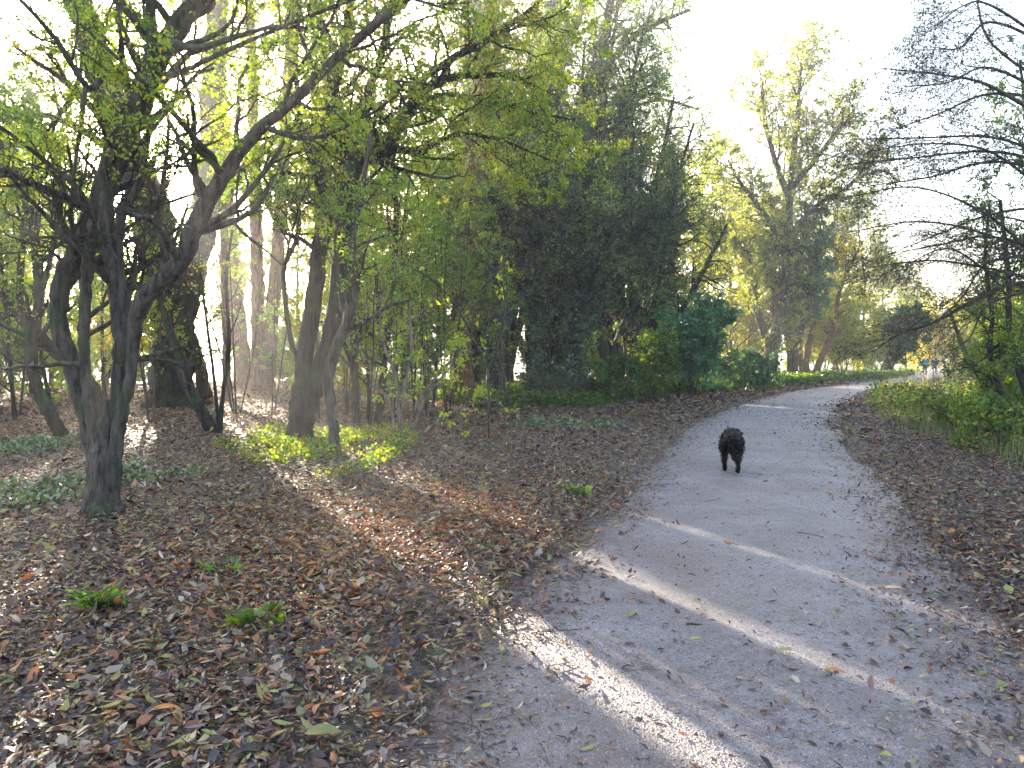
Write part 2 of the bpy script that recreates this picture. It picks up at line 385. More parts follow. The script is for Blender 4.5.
def tree(name, label, cat, stems, bark, leafm, spec, seed, group=None, ivy=None, leafname="crown", barkname="trunk"):
    """stems: list of (P, R) in world space, first starts on the ground"""
    rng = np.random.default_rng(seed); s = Spec(spec)
    base = stems[0][0][0].copy(); base[2] = tz(base[0], base[1])
    root = empty(name, tuple(base), label, cat, group)
    g = Geo(); lf = Geo(); paths = []
    for k, (P, R) in enumerate(stems):
        P = P.copy()
        if k == 0 or P[0, 2] < base[2] + .15: P[0, 2] = min(P[0, 2], tz(P[0, 0], P[0, 1])) - .08
        ln = np.linalg.norm(np.diff(P, axis=0), axis=1).sum()
        n = int(np.clip(ln / (s.seg or .12), 10, 70))
        p, r = main_tube(g, P, R, s.sides or 10, n, rng, s.rough or .10, s.flare if k == 0 or P[0, 2] < base[2] + .1 else None)
        paths.append((p, r, ln))
    out = None
    c1 = []
    for (p, r, ln) in paths:
        k1 = max(2, int(round((s.k1 or 2.2) * ln)))
        ol = (s.L1 or 1.6)
        t0 = s.t0 if s.t0 is not None else .35
        C, RR = sprout(p[None], r[None], k1, t0, 1, ol, s.a1 or 55, 8, s.wig or .22, s.trop1 if s.trop1 is not None else .06, rng, .5, s.r1max or .05, .004, out=s.out, falloff=s.fo1 if s.fo1 is not None else .35)
        c1.append((C, RR))
    C1 = np.concatenate([c[0] for c in c1]); R1 = np.concatenate([c[1] for c in c1])
    m1 = C1[:, 0, 2] > base[2] + (s.zb or 0); C1, R1 = C1[m1], R1[m1]
    V, F = tubes(C1, R1, 5); g.add(V, F)
    C2, R2 = sprout(C1, R1, s.k2 or 6, .15, 1, (s.L2 or .8), 50, 6, s.wig2 or .25, s.trop2 or 0.0, rng, .55, .02, .003)
    m2 = ~in_sun_gap(C2[:, 0]) | (rng.random(len(C2)) < .15); C2, R2 = C2[m2], R2[m2]
    V, F = tubes(C2, R2, 4); g.add(V, F)
    C3, R3 = sprout(C2, R2, s.k3 or 4, .15, 1, (s.L3 or .35), 48, 4, .25, s.trop3 or -.03, rng, .6, .008, s.rt or .0018)
    m3 = ~in_sun_gap(C3[:, 0]) | (rng.random(len(C3)) < .1); C3, R3 = C3[m3], R3[m3]
    V, F = tubes(C3, R3, 3); g.add(V, F)
    g.build(barkname, bark, root, True)
    if s.per != 0:
        kw = dict(size=s.size or .05, spread=s.spread or .03, ratio=s.ratio or .5, tint=s.tint or (.45, .3), clump=s.clump or 1.2, keep=s.keep)
        leaves_on(lf, C3, (s.per or 5) * LEAFY, rng=rng, **kw)
        leaves_on(lf, C2, (s.per or 5) * .6 * LEAFY, rng=rng, **kw)
        if lf.V: lf.build(leafname, leafm, root)
    if ivy:
        iv = Geo()
        for (idx, ta, tb, rad, cnt, sz) in ivy:
            p, r, ln = paths[idx]; n = len(p)
            t = (ta + (tb - ta) * rng.random(cnt)) * (n - 1) * .999; i = t.astype(int); f = (t - i)[:, None]
            c = p[i] * (1 - f) + p[i + 1] * f
            th = rng.random(cnt) * 2 * np.pi
            rr = r[i] + rad * (rng.random(cnt) ** 1.3) * (.5 + vnoise(th * 1.3 + 7, c[:, 2], .8, seed) * 1.1)
            o = np.stack([np.cos(th), np.sin(th), np.zeros(cnt)], 1)
            b = c + o * rr[:, None] + rng.normal(size=c.shape) * .02
            A = unit(o * .5 + np.array([0, 0, -.7]) + rng.normal(size=o.shape) * .5)
            m = ~in_sun_gap(b)
            b, A = b[m], A[m]; L = sz * (.6 + .8 * rng.random(len(b)))
            leaf_quads(iv, b, A, L, L * .85, rng, rng.random(len(b)))
        iv.build("ivy", LF_IVY, root)
    return root

def px_tree(name, label, cat, stems, Y, bark, leafm, spec, seed, **kw):
    st = [stem_px(s, Y, (spec.get('dYs') or {}).get(i, 0)) for i, s in enumerate(stems)]
    return tree(name, label, cat, st, bark, leafm, spec, seed, **kw)

# --- the multi-stemmed tree in front
Yg = lambda py: (CAMH) * FPX / (py - HOR)
px_tree("multi_stemmed_tree", "old crooked tree with several twisted grey stems and a green-stained base", "tree",
    [[(102, 519, 33), (103, 492, 27), (105, 462, 26), (107, 440, 22), (108, 420, 18), (108, 400, 6)],
     [(98, 512, 14), (99, 490, 18), (98, 462, 19), (90, 428, 19), (77, 380, 17), (60, 325, 16), (64, 280, 18), (92, 222, 20), (128, 130, 24), (146, 88, 22), (168, 42, 21), (204, -5, 18), (262, -80, 13), (310, -150, 6)],
     [(106, 512, 14), (109, 485, 18), (112, 456, 18), (118, 414, 17), (122, 350, 17), (115, 275, 16), (104, 195, 16), (112, 160, 12)],
     [(99, 455, 12), (90, 410, 11), (84, 350, 11), (87, 270, 12), (97, 208, 12)],
     [(111, 505, 12), (114, 470, 15), (119, 425, 13), (131, 375, 10), (134, 330, 14), (146, 298, 17), (182, 260, 18), (197, 222, 17), (219, 184, 15), (250, 140, 12), (297, 98, 10), (340, 55, 9), (400, 5, 8), (460, -50, 5)],
     [(146, 90, 14), (150, 50, 12), (151, 0, 10), (148, -60, 8)],
     [(156, 82, 6), (190, 68, 5), (219, 54, 5), (258, 37, 4), (340, 4, 4), (400, -20, 3)],
     [(172, 42, 7), (195, 48, 6), (230, 39, 5), (273, 27, 4), (330, 30, 3)],
     [(134, 330, 8), (125, 300, 8), (118, 255, 9), (122, 215, 8), (140, 180, 7), (150, 120, 5)],
     [(116, 70, 6, -.4), (100, 82, 6, -.6), (86, 86, 6, -.8), (60, 45, 5, -1.0), (35, 15, 4, -1.2), (0, -20, 3, -1.4)],
     [(86, 86, 5, -.8), (80, 130, 4, -.8), (73, 180, 3, -.8)]],
    7.7, BARK_GREY, LF_GREEN,
    dict(sides=14, seg=.06, rough=.12, flare=.55, zb=1.5, k1=2.8, t0=.42, L1=1.6, a1=60, k2=6, L2=.75, k3=5, L3=.34, per=4.0, size=.042, tint=(.62, .3), trop1=.12,
         keep=lambda p: p[:, 2] > 3.1 + .7 * vnoise(p[:, 0], p[:, 1], .5, 3),
         dYs={1: .5, 4: -.6, 5: .4, 6: -.5, 7: -.5}), 11)

# --- the old forked trunk
px_tree("forked_tree", "massive old dark trunk forking into two big limbs, sun between them", "tree",
    [[(170, 409, 46), (170, 385, 38), (171, 345, 38), (173, 300, 40), (172, 285, 38)],
     [(167, 320, 34), (159, 255, 34), (147, 200, 34), (131, 160, 32), (106, 85, 28), (78, 5, 24), (50, -70, 18), (20, -160, 10)],
     [(178, 322, 30), (190, 272, 27), (203, 222, 25), (210, 150, 23), (214, 70, 20), (217, 0, 18), (222, -80, 13), (240, -170, 7)],
     [(205, 225, 12), (232, 185, 11), (262, 150, 9), (300, 120, 7)],
     [(146, 200, 10), (110, 150, 9), (60, 120, 7), (10, 110, 5)]],
    22.5, BARK_DARK, LF_GREEN,
    dict(sides=16, seg=.14, rough=.12, flare=.3, zb=3.5, k1=1.5, t0=.5, L1=3.2, a1=60, k2=6, L2=1.5, k3=5, L3=.7, per=5, size=.075, tint=(.6, .35), keep=lambda p: p[:, 2] > 4.2), 12,
    ivy=[(1, .55, .9, .15, 900, .08)])
px_tree("leaning_tree", "short dark trunk leaning behind the foot of the massive forked tree", "tree",
    [[(206, 388, 14), (197, 355, 12), (187, 325, 10), (176, 290, 8), (160, 240, 6), (150, 200, 5)]], 26, BARK_DARK, LF_GREEN,
    dict(sides=8, flare=.2, k1=1.2, L1=1.0, k2=3, L2=.5, k3=3, per=3, size=.06), 13)
px_tree("crooked_sapling", "slim dark stem bending low from the litter towards the massive forked tree", "tree",
    [[(217, 438, 13), (209, 424, 12), (198, 405, 11), (187, 385, 11), (180, 360, 9), (170, 330, 8), (160, 300, 6), (148, 262, 5)],
     [(219, 436, 5), (223, 395, 4), (229, 340, 4), (226, 280, 3), (232, 230, 2)],
     [(220, 434, 4), (213, 370, 3), (205, 310, 3), (198, 250, 2)],
     [(187, 385, 6), (195, 360, 5), (192, 320, 4), (200, 280, 3)]],
    14.6, BARK_DARK, LF_GREEN, dict(sides=9, seg=.08, flare=.2, k1=2, t0=.4, L1=.7, k2=3, L2=.35, k3=2, L3=.2, per=1.0, size=.05, tint=(.7, .3)), 14)
px_tree("crooked_tree", "thin dark crooked tree zigzagging up from the litter at the wood's edge", "tree",
    [[(67, 449, 13), (57, 425, 12), (43, 402, 12), (34, 375, 11), (31, 340, 11), (39, 305, 10), (37, 250, 9), (26, 196, 8), (8, 155, 7), (-20, 120, 5)],
     [(31, 340, 9), (20, 300, 7), (22, 250, 6), (27, 215, 7), (45, 175, 5), (80, 180, 4)],
     [(26, 196, 7), (50, 130, 6), (75, 90, 5), (84, 40, 4), (80, -20, 3)],
     [(39, 300, 6), (50, 260, 5), (60, 200, 4), (58, 140, 3)]],
    13.2, BARK_DARK, LF_GREEN, dict(sides=10, seg=.08, flare=.2, k1=2.6, t0=.4, L1=1.3, k2=5, L2=.7, k3=4, L3=.35, per=5, size=.055, tint=(.5, .35), keep=lambda p: p[:, 2] > 2.2), 15)
px_tree("slanting_tree", "dark trunk slanting out of the bushes behind the crooked multi-stemmed tree", "tree",
    [[(108, 425, 14), (97, 395, 14), (72, 368, 14), (48, 345, 12), (22, 318, 11), (0, 290, 9), (-30, 230, 6)]],
    16, BARK_DARK, LF_GREEN, dict(sides=9, seg=.1, flare=.1, k1=1.6, t0=.4, L1=1.3, k2=4, L2=.7, k3=4, per=5, size=.06, tint=(.55, .3)), 16)

# --- reddish-brown straight trunks
px_tree("straight_tree", "straight reddish-brown trunk leaning slightly, first from the massive forked tree", "tree",
    [[(246, 393, 21), (241, 345, 17), (233, 270, 16), (226, 190, 14), (222, 110, 12), (216, 20, 11), (212, -80, 8), (205, -160, 5)]],
    37, BARK_BROWN, LF_GREEN, dict(sides=12, seg=.25, flare=.25, k1=1.1, t0=.42, L1=2.6, k2=5, L2=1.3, k3=4, L3=.6, per=4, size=.10, tint=(.75, .25)), 17)
px_tree("twin_straight_tree", "pair of tall reddish-brown trunks rising from one foot in the sunlit clearing", "tree",
    [[(259, 394, 18), (258, 330, 14), (257, 250, 13), (255, 160, 12), (252, 60, 10), (248, -40, 8), (244, -130, 5)],
     [(266, 394, 16), (271, 325, 14), (278, 250, 13), (283, 160, 12), (289, 60, 10), (292, -40, 8), (298, -120, 5)]],
    31.5, BARK_BROWN, LF_GREEN, dict(sides=12, seg=.25, flare=.25, k1=1.0, t0=.42, L1=2.4, k2=5, L2=1.2, k3=4, L3=.6, per=4, size=.10, tint=(.75, .25)), 18)
px_tree("slender_tree", "slender bare stem between the massive forked tree and the reddish trunks", "tree",
    [[(227, 403, 9), (226, 330, 8), (224, 265, 8), (223, 180, 7), (220, 100, 6), (218, 0, 4)]],
    25, BARK_BROWN, LF_GREEN, dict(sides=8, seg=.3, flare=.2, k1=.8, t0=.5, L1=1.6, k2=4, L2=.8, k3=3, per=3, size=.09, tint=(.75, .25)), 19)

# --- the twin tree beside the sunlit ivy
px_tree("twin_stemmed_tree", "dark tree with two tall stems crossing from one foot in sunlit ivy", "tree",
    [[(296, 455, 24), (297, 435, 21), (299, 405, 19), (303, 370, 16), (312, 310, 16), (320, 250, 15), (325, 195, 14), (323, 150, 12), (331, 100, 10), (345, 40, 9), (352, -20, 7), (350, -90, 4)],
     [(301, 440, 20), (309, 405, 19), (322, 375, 18), (334, 320, 18), (342, 250, 16), (347, 190, 16), (358, 163, 17), (386, 146, 15), (408, 112, 12), (430, 86, 9), (460, 76, 7), (513, 75, 5)],
     [(303, 372, 7), (292, 345, 5), (286, 305, 5), (284, 268, 5), (297, 238, 5), (298, 205, 4), (284, 182, 3), (276, 150, 3)],
     [(309, 405, 6), (318, 355, 6), (330, 345, 4)],
     [(405, 118, 9), (424, 79, 8), (450, 60, 7), (489, 38, 6), (530, 10, 4), (570, -30, 3)],
     [(358, 163, 10), (362, 110, 9), (380, 60, 7), (392, 0, 6), (400, -70, 4)],
     [(325, 195, 8), (312, 160, 7), (300, 120, 6), (296, 60, 5), (300, 0, 4)],
     [(408, 112, 6), (440, 95, 5), (480, 100, 4), (530, 112, 3), (575, 120, 2)],
     [(386, 146, 8), (420, 150, 6), (455, 135, 5), (500, 140, 3), (550, 160, 2)]],
    12.9, BARK_DARK, LF_GREEN,
    dict(sides=13, seg=.08, rough=.08, flare=.35, zb=2.2, k1=3.4, t0=.42, L1=1.6, a1=55, k2=7, L2=.8, k3=5, L3=.36, per=5.5, size=.05, tint=(.62, .35), trop1=.06,
         keep=lambda p: (p[:, 2] > 3.4 + .8 * vnoise(p[:, 0], p[:, 1], .7, 3)), dYs={4: -1, 5: -.6, 7: .8, 8: .5}), 21)
px_tree("thin_tree", "thin smooth stem with a kink beside the foot of the two-stemmed tree", "tree",
    [[(339, 469, 14), (335, 440, 11), (330, 405, 10), (329, 372, 11), (337, 346, 12), (348, 318, 10), (356, 280, 8), (353, 240, 6), (362, 190, 5), (372, 130, 4)],
     [(338, 345, 6), (345, 330, 6), (362, 325, 5), (385, 308, 4), (410, 300, 2)],
     [(348, 318, 5), (340, 290, 4), (335, 240, 3), (345, 200, 2)]],
    11.6, BARK_GREY, LF_BRIGHT, dict(sides=10, seg=.06, flare=.2, k1=2.6, t0=.5, L1=.9, k2=4, L2=.45, k3=3, L3=.25, per=3, size=.05, tint=(.6, .3), keep=lambda p: p[:, 2] > 1.9), 22)

# ------------------------------------------------------------------ shrubs
def shrub(name, label, base, height, spread, nst, bark, leafm, spec, seed, cat="shrub", group=None, r0=.015):
    rng = np.random.default_rng(seed); st = []
    b = np.array([base[0], base[1], tz(base[0], base[1])])
    for k in range(nst):
        th = rng.random() * 2 * np.pi; ln = rng.uniform(.25, 1); h = height * rng.uniform(.65, 1.0)
        q = np.array([math.cos(th), math.sin(th), 0]) * spread * ln
        p0 = b + q * .12
        P = np.array([p0, p0 + q * .25 + np.array([0, 0, h * .4]), p0 + q * .6 + np.array([0, 0, h * .75]), p0 + q * 1.0 + np.array([0, 0, h])])
        P[1:] += rng.normal(size=(3, 3)) * .05 * height
        st.append((P, r0 * np.array([1, .8, .6, .3]) * rng.uniform(.7, 1.3)))
    d = dict(sides=5, seg=.25, k1=3.0, t0=.15, L1=spread * .55, k2=5, L2=spread * .3, k3=4, L3=spread * .16, barkname="stems")
    d.update(spec)
    return tree(name, label, cat, st, bark, leafm, d, seed, group=group, leafname="foliage", barkname="stems")

g0 = G(402, 446)
px_tree("sunlit_shrub", "small shrub of pale arching stems with sparse glowing yellow-green leaves in dry grass", "shrub",
    [[(404, 447, 4), (412, 415, 3), (430, 385, 3), (450, 362, 2), (475, 350, 1)], [(406, 446, 3), (425, 400, 3), (452, 365, 2), (466, 345, 1)],
     [(401, 447, 3), (403, 400, 3), (411, 350, 3), (408, 300, 2)], [(398, 447, 3), (388, 400, 3), (370, 385, 2)],
     [(405, 447, 3), (440, 420, 3), (470, 405, 2), (497, 400, 2)], [(400, 447, 3), (396, 380, 3), (380, 330, 2), (385, 280, 2)]],
    13.3, BARK_PALE, LF_BRIGHT, dict(sides=6, seg=.1, k1=3.2, t0=.3, L1=.55, k2=3, L2=.28, k3=2, L3=.16, per=1.6, size=.075, ratio=.55, tint=(.8, .25)), 23, leafname="foliage", barkname="stems")
px_tree("bramble", "long thin arching bramble cane with a few pale yellow leaves", "shrub",
    [[(489, 402, 2), (487, 370, 2), (472, 335, 2), (452, 300, 2), (430, 278, 2), (405, 265, 1)],
     [(470, 332, 2), (478, 300, 2), (492, 275, 2), (505, 265, 2)], [(487, 370, 2), (500, 340, 2), (505, 300, 2), (498, 268, 1)]],
    13.0, BARK_GREY, LF_BRIGHT, dict(sides=5, seg=.1, k1=1.2, t0=.3, L1=.4, k2=2, L2=.2, k3=1, L3=.1, per=1.3, size=.09, ratio=.6, tint=(.95, .1)), 24, leafname="foliage", barkname="canes")
for k, (px, py, Y, lab) in enumerate([(357, 428, 16.6, "slim mossy stem just behind the thin kinked stem"),
                                      (377, 426, 17.0, "slim mossy stem leaning towards the pale arching shrub")]):
    d = 16 if k else -6
    px_tree("mossy_sapling", lab, "tree", [[(px, py, 9), (px + d * .3, 395, 8), (px + d * .5, 350, 7), (px + d, 290, 6), (px + d * 1.2, 220, 5), (px + d, 150, 4)],
        [(px + d * .4, 370, 5), (px + d - 14, 320, 4), (px + d - 18, 260, 3)]], Y, BARK_DARK, LF_GREEN,
        dict(sides=8, seg=.12, flare=.2, k1=2.5, t0=.3, L1=1.1, k2=5, L2=.6, k3=4, L3=.3, per=4, size=.06, tint=(.6, .35)), 30 + k)

# green shrubs filling the mid wood (between the twin tree and the dark thicket)
MID = [  # px, py, height m, spread, mat, tint, label
    (400, 405, 4.6, 1.7, LF_GREEN, .55, "tall green shrub with fine stems behind the pale arching shrub"),
    (352, 408, 4.2, 1.5, LF_GREEN, .65, "airy yellow-green shrub seen between the two-stemmed tree and kinked stem"),
    (432, 398, 6.0, 1.9, LF_GREEN, .5, "high green shrub leaning on the edge of the dark thicket"),
    (322, 396, 3.0, 1.6, LF_BRIGHT, .6, "low bright green bush lit behind the two-stemmed tree"),
    (282, 392, 2.2, 1.6, LF_BRIGHT, .7, "low glowing bush beside the reddish-brown trunk pair"),
    (130, 398, 2.6, 1.8, LF_GREEN, .55, "green bush just beside the massive forked trunk, behind the grey stems"),
    (40, 402, 2.8, 2.0, LF_BRIGHT, .55, "bright green bush behind the thin zigzag tree"),
    (-10, 410, 3.0, 1.8, LF_GREEN, .45, "dense green bush at the wood's edge beyond the zigzag tree"),
    (75, 392, 2.0, 2.0, LF_BRIGHT, .65, "low yellow-green bush behind the crooked multi-stemmed tree"),
]
for k, (px, py, h, sp, mt, ti, lab) in enumerate(MID):
    b = G(px, py)
    shrub("woodland_shrub", lab, b, h, sp, 7, TWIG, mt, dict(per=3.6, size=.05 * max(1, b[1] / 14), tint=(ti, .35)), 50 + k, group="shrubs under the trees")

FILL = [  # px, Y, height, first leaf height, material, tint, label
    (14, 17.5, 7.5, LF_BRIGHT, .45, "leafy young tree with bright leaves behind the thin zigzag tree"),
    (58, 19.5, 8.5, LF_GREEN, .6, "leafy young tree right behind the slanting dark trunk"),
    (112, 18.5, 7.5, LF_GREEN, .65, "young tree with small leaves between the grey stems and the massive forked tree"),
    (-60, 15.5, 8.0, LF_GREEN, .5, "leafy tree at the outer edge of the wood beyond the zigzag tree"),
    (187, 25, 9.0, LF_BRIGHT, .6, "young leafy tree in the bright gap just beside the massive forked trunk"),
    (368, 18.5, 7.0, LF_BRIGHT, .4, "bright leafy young tree behind the two slim mossy stems"),
    (400, 20.5, 8.5, LF_BRIGHT, .5, "bright green tree hanging over the pale arching shrub"),
    (432, 22.5, 9.5, LF_GREEN, .6, "green tree against the broad brown trunk"),
    (335, 23.5, 10.5, LF_GREEN, .7, "tall yellowish tree seen through the two crossing stems")]
def young_trees():
    for k, (px, Y, H, mt, ti, lab) in enumerate(FILL):
        x = (px - 512) / FPX * Y
        upright("young_tree", lab, x, Y, H, mt, dict(sides=7, seg=.3, k1=2.6, t0=.2, L1=H * .17, k2=6, L2=H * .09, k3=5, L3=H * .045, per=6, size=.07, tint=(ti, .35), keep=lambda p: p[:, 2] > 1.6), 300 + k,
            bark=BARK_DARK, r=.055, nlimb=3, rmul=.2)

# ------------------------------------------------------------------ the dark thicket
Yd = 27.0
px_tree("brown_trunk", "broad brown fibrous trunk at the edge of the dark thicket, near the bramble cane", "tree",
    [[(463, 399, 26), (461, 350, 22), (462, 280, 20), (467, 215, 18), (480, 140, 14), (485, 60, 10), (488, -20, 8)]],
    24.5, BARK_BROWN, LF_OLIVE, dict(sides=12, seg=.2, flare=.2, k1=1.8, t0=.25, L1=2.0, k2=6, L2=1.0, k3=5, L3=.5, per=5, size=.075, tint=(.4, .3), trop1=-.03, trop3=-.12), 60)
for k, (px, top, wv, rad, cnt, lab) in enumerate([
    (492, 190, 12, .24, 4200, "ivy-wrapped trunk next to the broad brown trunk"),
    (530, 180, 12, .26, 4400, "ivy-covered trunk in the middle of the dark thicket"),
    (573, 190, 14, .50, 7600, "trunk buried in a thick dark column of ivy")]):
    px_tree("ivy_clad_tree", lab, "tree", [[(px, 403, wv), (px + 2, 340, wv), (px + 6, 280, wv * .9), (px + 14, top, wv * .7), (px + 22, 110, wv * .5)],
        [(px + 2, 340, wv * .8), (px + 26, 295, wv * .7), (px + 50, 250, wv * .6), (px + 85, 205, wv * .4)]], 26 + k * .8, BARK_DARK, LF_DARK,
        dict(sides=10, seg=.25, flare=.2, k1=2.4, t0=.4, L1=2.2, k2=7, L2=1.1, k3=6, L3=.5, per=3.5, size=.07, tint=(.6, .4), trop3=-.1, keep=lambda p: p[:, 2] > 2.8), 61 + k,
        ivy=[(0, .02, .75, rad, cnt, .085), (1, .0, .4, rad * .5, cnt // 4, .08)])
# domed willows over the thicket
def dome(name, label, px, py, Y, cx, cy_, rx, ry, nst, mat, seed, tint, dens=1.0, bark=BARK_DARK, size=.07, wpx=9, t0=.42, per=1.4, zc=2.9):
    """spreading tree whose limbs fan from one foot to the rim of a dome"""
    rng = np.random.default_rng(seed); st = []
    for k in range(nst):
        th = np.pi * (k + .5) / nst; f = .45 + .5 * rng.random()
        ex = cx - math.cos(th) * rx * f; ey = cy_ - math.sin(th) * ry * f
        dY = rng.uniform(-1, 1) * rx * Y / FPX * .7
        st.append([(px + rng.uniform(-6, 6), py, wpx, 0), (px * .75 + ex * .25, py * .7 + ey * .3, wpx * .8, dY * .2), (px * .35 + ex * .65, py * .35 + ey * .65, wpx * .6, dY * .6), (ex, ey, wpx * .25, dY)])
    R = rx * Y / FPX
    return px_tree(name, label, "tree", st, Y, bark, mat, dict(sides=8, seg=.3, flare=.15, k1=2.3 * dens, t0=t0, L1=R * .42, k2=8, L2=R * .24, k3=7, L3=R * .12, per=per, size=size, tint=tint, trop1=-.02, trop3=-.10, fo1=.2, keep=lambda p: p[:, 2] > zc + .5 * vnoise(p[:, 0], p[:, 1], .8, 4)), seed)
dome("spreading_tree", "broad dark olive willow doming over the ivy-covered trunks", 545, 402, 28.5, 540, 235, 125, 150, 11, LF_OLIVE, 70, (.4, .35))
dome("spreading_tree", "fine-twigged grey-green willow drooping towards the path behind the thicket", 640, 396, 31, 640, 245, 95, 130, 9, LF_OLIVE, 71, (.5, .35))
dome("spreading_tree", "dark dense small-leaved tree behind the broad brown trunk", 470, 396, 30, 462, 255, 62, 150, 7, LF_OLIVE, 72, (.35, .35))
dome("spreading_tree", "tall mid-green leafy tree rising above the broad brown trunk", 505, 395, 32, 500, 170, 75, 120, 8, LF_GREEN, 75, (.25, .3), per=2.6, zc=4.5)
dome("spreading_tree", "airy willow with fine hanging twigs arching high towards the path", 612, 393, 34, 620, 175, 95, 115, 9, LF_OLIVE, 76, (.65, .3), per=1.6, zc=5)
dome("spreading_tree", "tall loose green crown filling the sky over the thicket, between the two tall leaning trunks", 560, 390, 37, 585, 95, 105, 105, 9, LF_GREEN, 77, (.45, .35), per=1.7, zc=8, size=.10)
px_tree("forked_sapling", "small dark tree forking low over the green undergrowth", "tree",
    [[(607, 394, 15), (606, 370, 14), (603, 350, 12), (596, 320, 9), (590, 280, 7), (580, 230, 5)], [(607, 368, 10), (620, 335, 8), (637, 295, 7), (652, 255, 5), (670, 215, 3)]],
    30, BARK_DARK, LF_GREEN, dict(sides=9, seg=.2, flare=.2, k1=2.2, t0=.35, L1=1.6, k2=6, L2=.9, k3=5, L3=.4, per=4.5, size=.08, tint=(.35, .35)), 73)

# understory beside the path
b = G(700, 396)
shrub("laurel_bush", "dense rounded blue-green laurel bush beside the bend of the path", (b[0], b[1] + 1.2, 0), 3.3, 1.55, 16, TWIG, LF_LAUREL, dict(k1=3.4, per=4.5, size=.115, ratio=.42, tint=(.55, .35), clump=.7), 74, cat="bush")
for k, (px, py, h, sp, mt, ti, lab) in enumerate([
    (655, 401, 2.3, 1.3, LF_GREEN, .25, "loose green bush next to the blue-green laurel"),
    (622, 404, 1.3, 1.1, LF_GREEN, .3, "low green bush at the foot of the small forked tree"),
    (742, 393, 1.6, 1.4, LF_TEAL, .5, "low bluish-green bush between the laurel and the tall pale tree"),
    (560, 402, .9, 1.2, LF_IVY, .6, "low dark ivy mound at the foot of the ivy columns"),
    (590, 386, 3.2, 1.6, LF_BRIGHT, .5, "bright green bush glimpsed behind the ivy columns"),
    (548, 388, 2.4, 1.2, LF_BRIGHT, .5, "sunlit bush glimpsed between the ivy-clad trunks"),
    (668, 384, 4.6, 2.4, LF_GREEN, .4, "tall green bush behind the laurel"),
    (615, 380, 5.5, 2.6, LF_PALE, .5, "tall pale bush far behind the small forked tree")]):
    b = G(px, py)
    shrub("path_side_shrub", lab, b, h, sp, 9, TWIG, mt, dict(per=4.2, size=.055 * max(1, b[1] / 16), tint=(ti, .35), clump=.8), 80 + k, group="bushes along the left of the path")

# ------------------------------------------------------------------ tall trees behind
px_tree("tall_tree", "tall ivy-clad trunk with a high fork rising behind the dark thicket", "tree",
    [[(540, 392, 18), (541, 250, 16), (544, 120, 14), (550, 84, 13), (552, 0, 11), (556, -90, 8), (560, -170, 4)],
     [(548, 100, 10), (560, 69, 9), (578, 20, 7), (596, -40, 5)]],
    40, BARK_GREY, LF_GREEN, dict(sides=12, seg=.3, k1=1.6, t0=.45, L1=2.8, k2=6, L2=1.4, k3=5, L3=.7, per=4.5, size=.12, tint=(.5, .35)), 90, ivy=[(0, .45, .78, .35, 4200, .13)])
px_tree("tall_tree", "tall leaning trunk curving towards the sky above the fine-twigged willow", "tree",
    [[(570, 390, 15), (578, 240, 13), (584, 110, 11), (599, 73, 9), (611, 0, 8), (626, -90, 7), (640, -160, 4)],
     [(590, 100, 6), (620, 50, 6), (655, 25, 5), (690, 10, 3)], [(584, 120, 6), (620, 112, 3), (660, 100, 3), (700, 110, 2)], [(586, 130, 5), (560, 95, 4), (535, 60, 3)], [(582, 160, 5), (625, 150, 4), (665, 160, 3), (700, 185, 2)]],
    38, BARK_GREY, LF_GREEN, dict(sides=12, seg=.3, k1=2.4, t0=.35, L1=2.8, k2=7, L2=1.4, k3=6, L3=.65, per=2.0, size=.10, tint=(.45, .35)), 91, ivy=[(0, .36, .52, .22, 1800, .12)])
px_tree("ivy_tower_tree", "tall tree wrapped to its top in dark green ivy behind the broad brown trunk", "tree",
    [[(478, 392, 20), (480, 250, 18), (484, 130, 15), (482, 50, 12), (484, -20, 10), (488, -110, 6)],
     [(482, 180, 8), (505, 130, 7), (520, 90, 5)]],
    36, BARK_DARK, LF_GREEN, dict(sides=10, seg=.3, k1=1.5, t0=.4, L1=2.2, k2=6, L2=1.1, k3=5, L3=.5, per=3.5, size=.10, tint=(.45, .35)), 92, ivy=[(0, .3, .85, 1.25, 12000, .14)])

px_tree("pale_tall_tree", "tall slender tree with thin pale autumn crown standing alone at the path's bend", "tree",
    [[(765, 380, 17), (772, 350, 13), (783, 300, 10), (789, 245, 8), (790, 190, 6), (796, 130, 5), (800, 80, 3), (803, 45, 2)],
     [(789, 200, 7), (775, 160, 5), (765, 120, 4), (762, 85, 2)], [(790, 190, 6), (815, 160, 5), (838, 130, 4), (855, 115, 2)],
     [(787, 250, 6), (765, 215, 5), (742, 185, 4), (728, 160, 2)], [(788, 235, 6), (818, 205, 5), (850, 185, 4), (870, 160, 2)],
     [(771, 350, 9), (760, 320, 8), (752, 280, 6), (745, 240, 4)]],
    46, BARK_GREY, LF_PALE, dict(sides=10, seg=.3, flare=.2, k1=3.2, t0=.12, L1=2.9, a1=48, k2=8, L2=1.5, k3=6, L3=.7, per=3.4, size=.12, tint=(.45, .35), trop1=.1), 93)
dome("ivied_tree", "dark bluish-green ivied tree against the stem of the tall slender tree", 792, 377, 47, 795, 262, 42, 62, 6, LF_TEAL, 94, (.5, .4), 1.0, size=.14, wpx=6, zc=1.5, per=2.2)
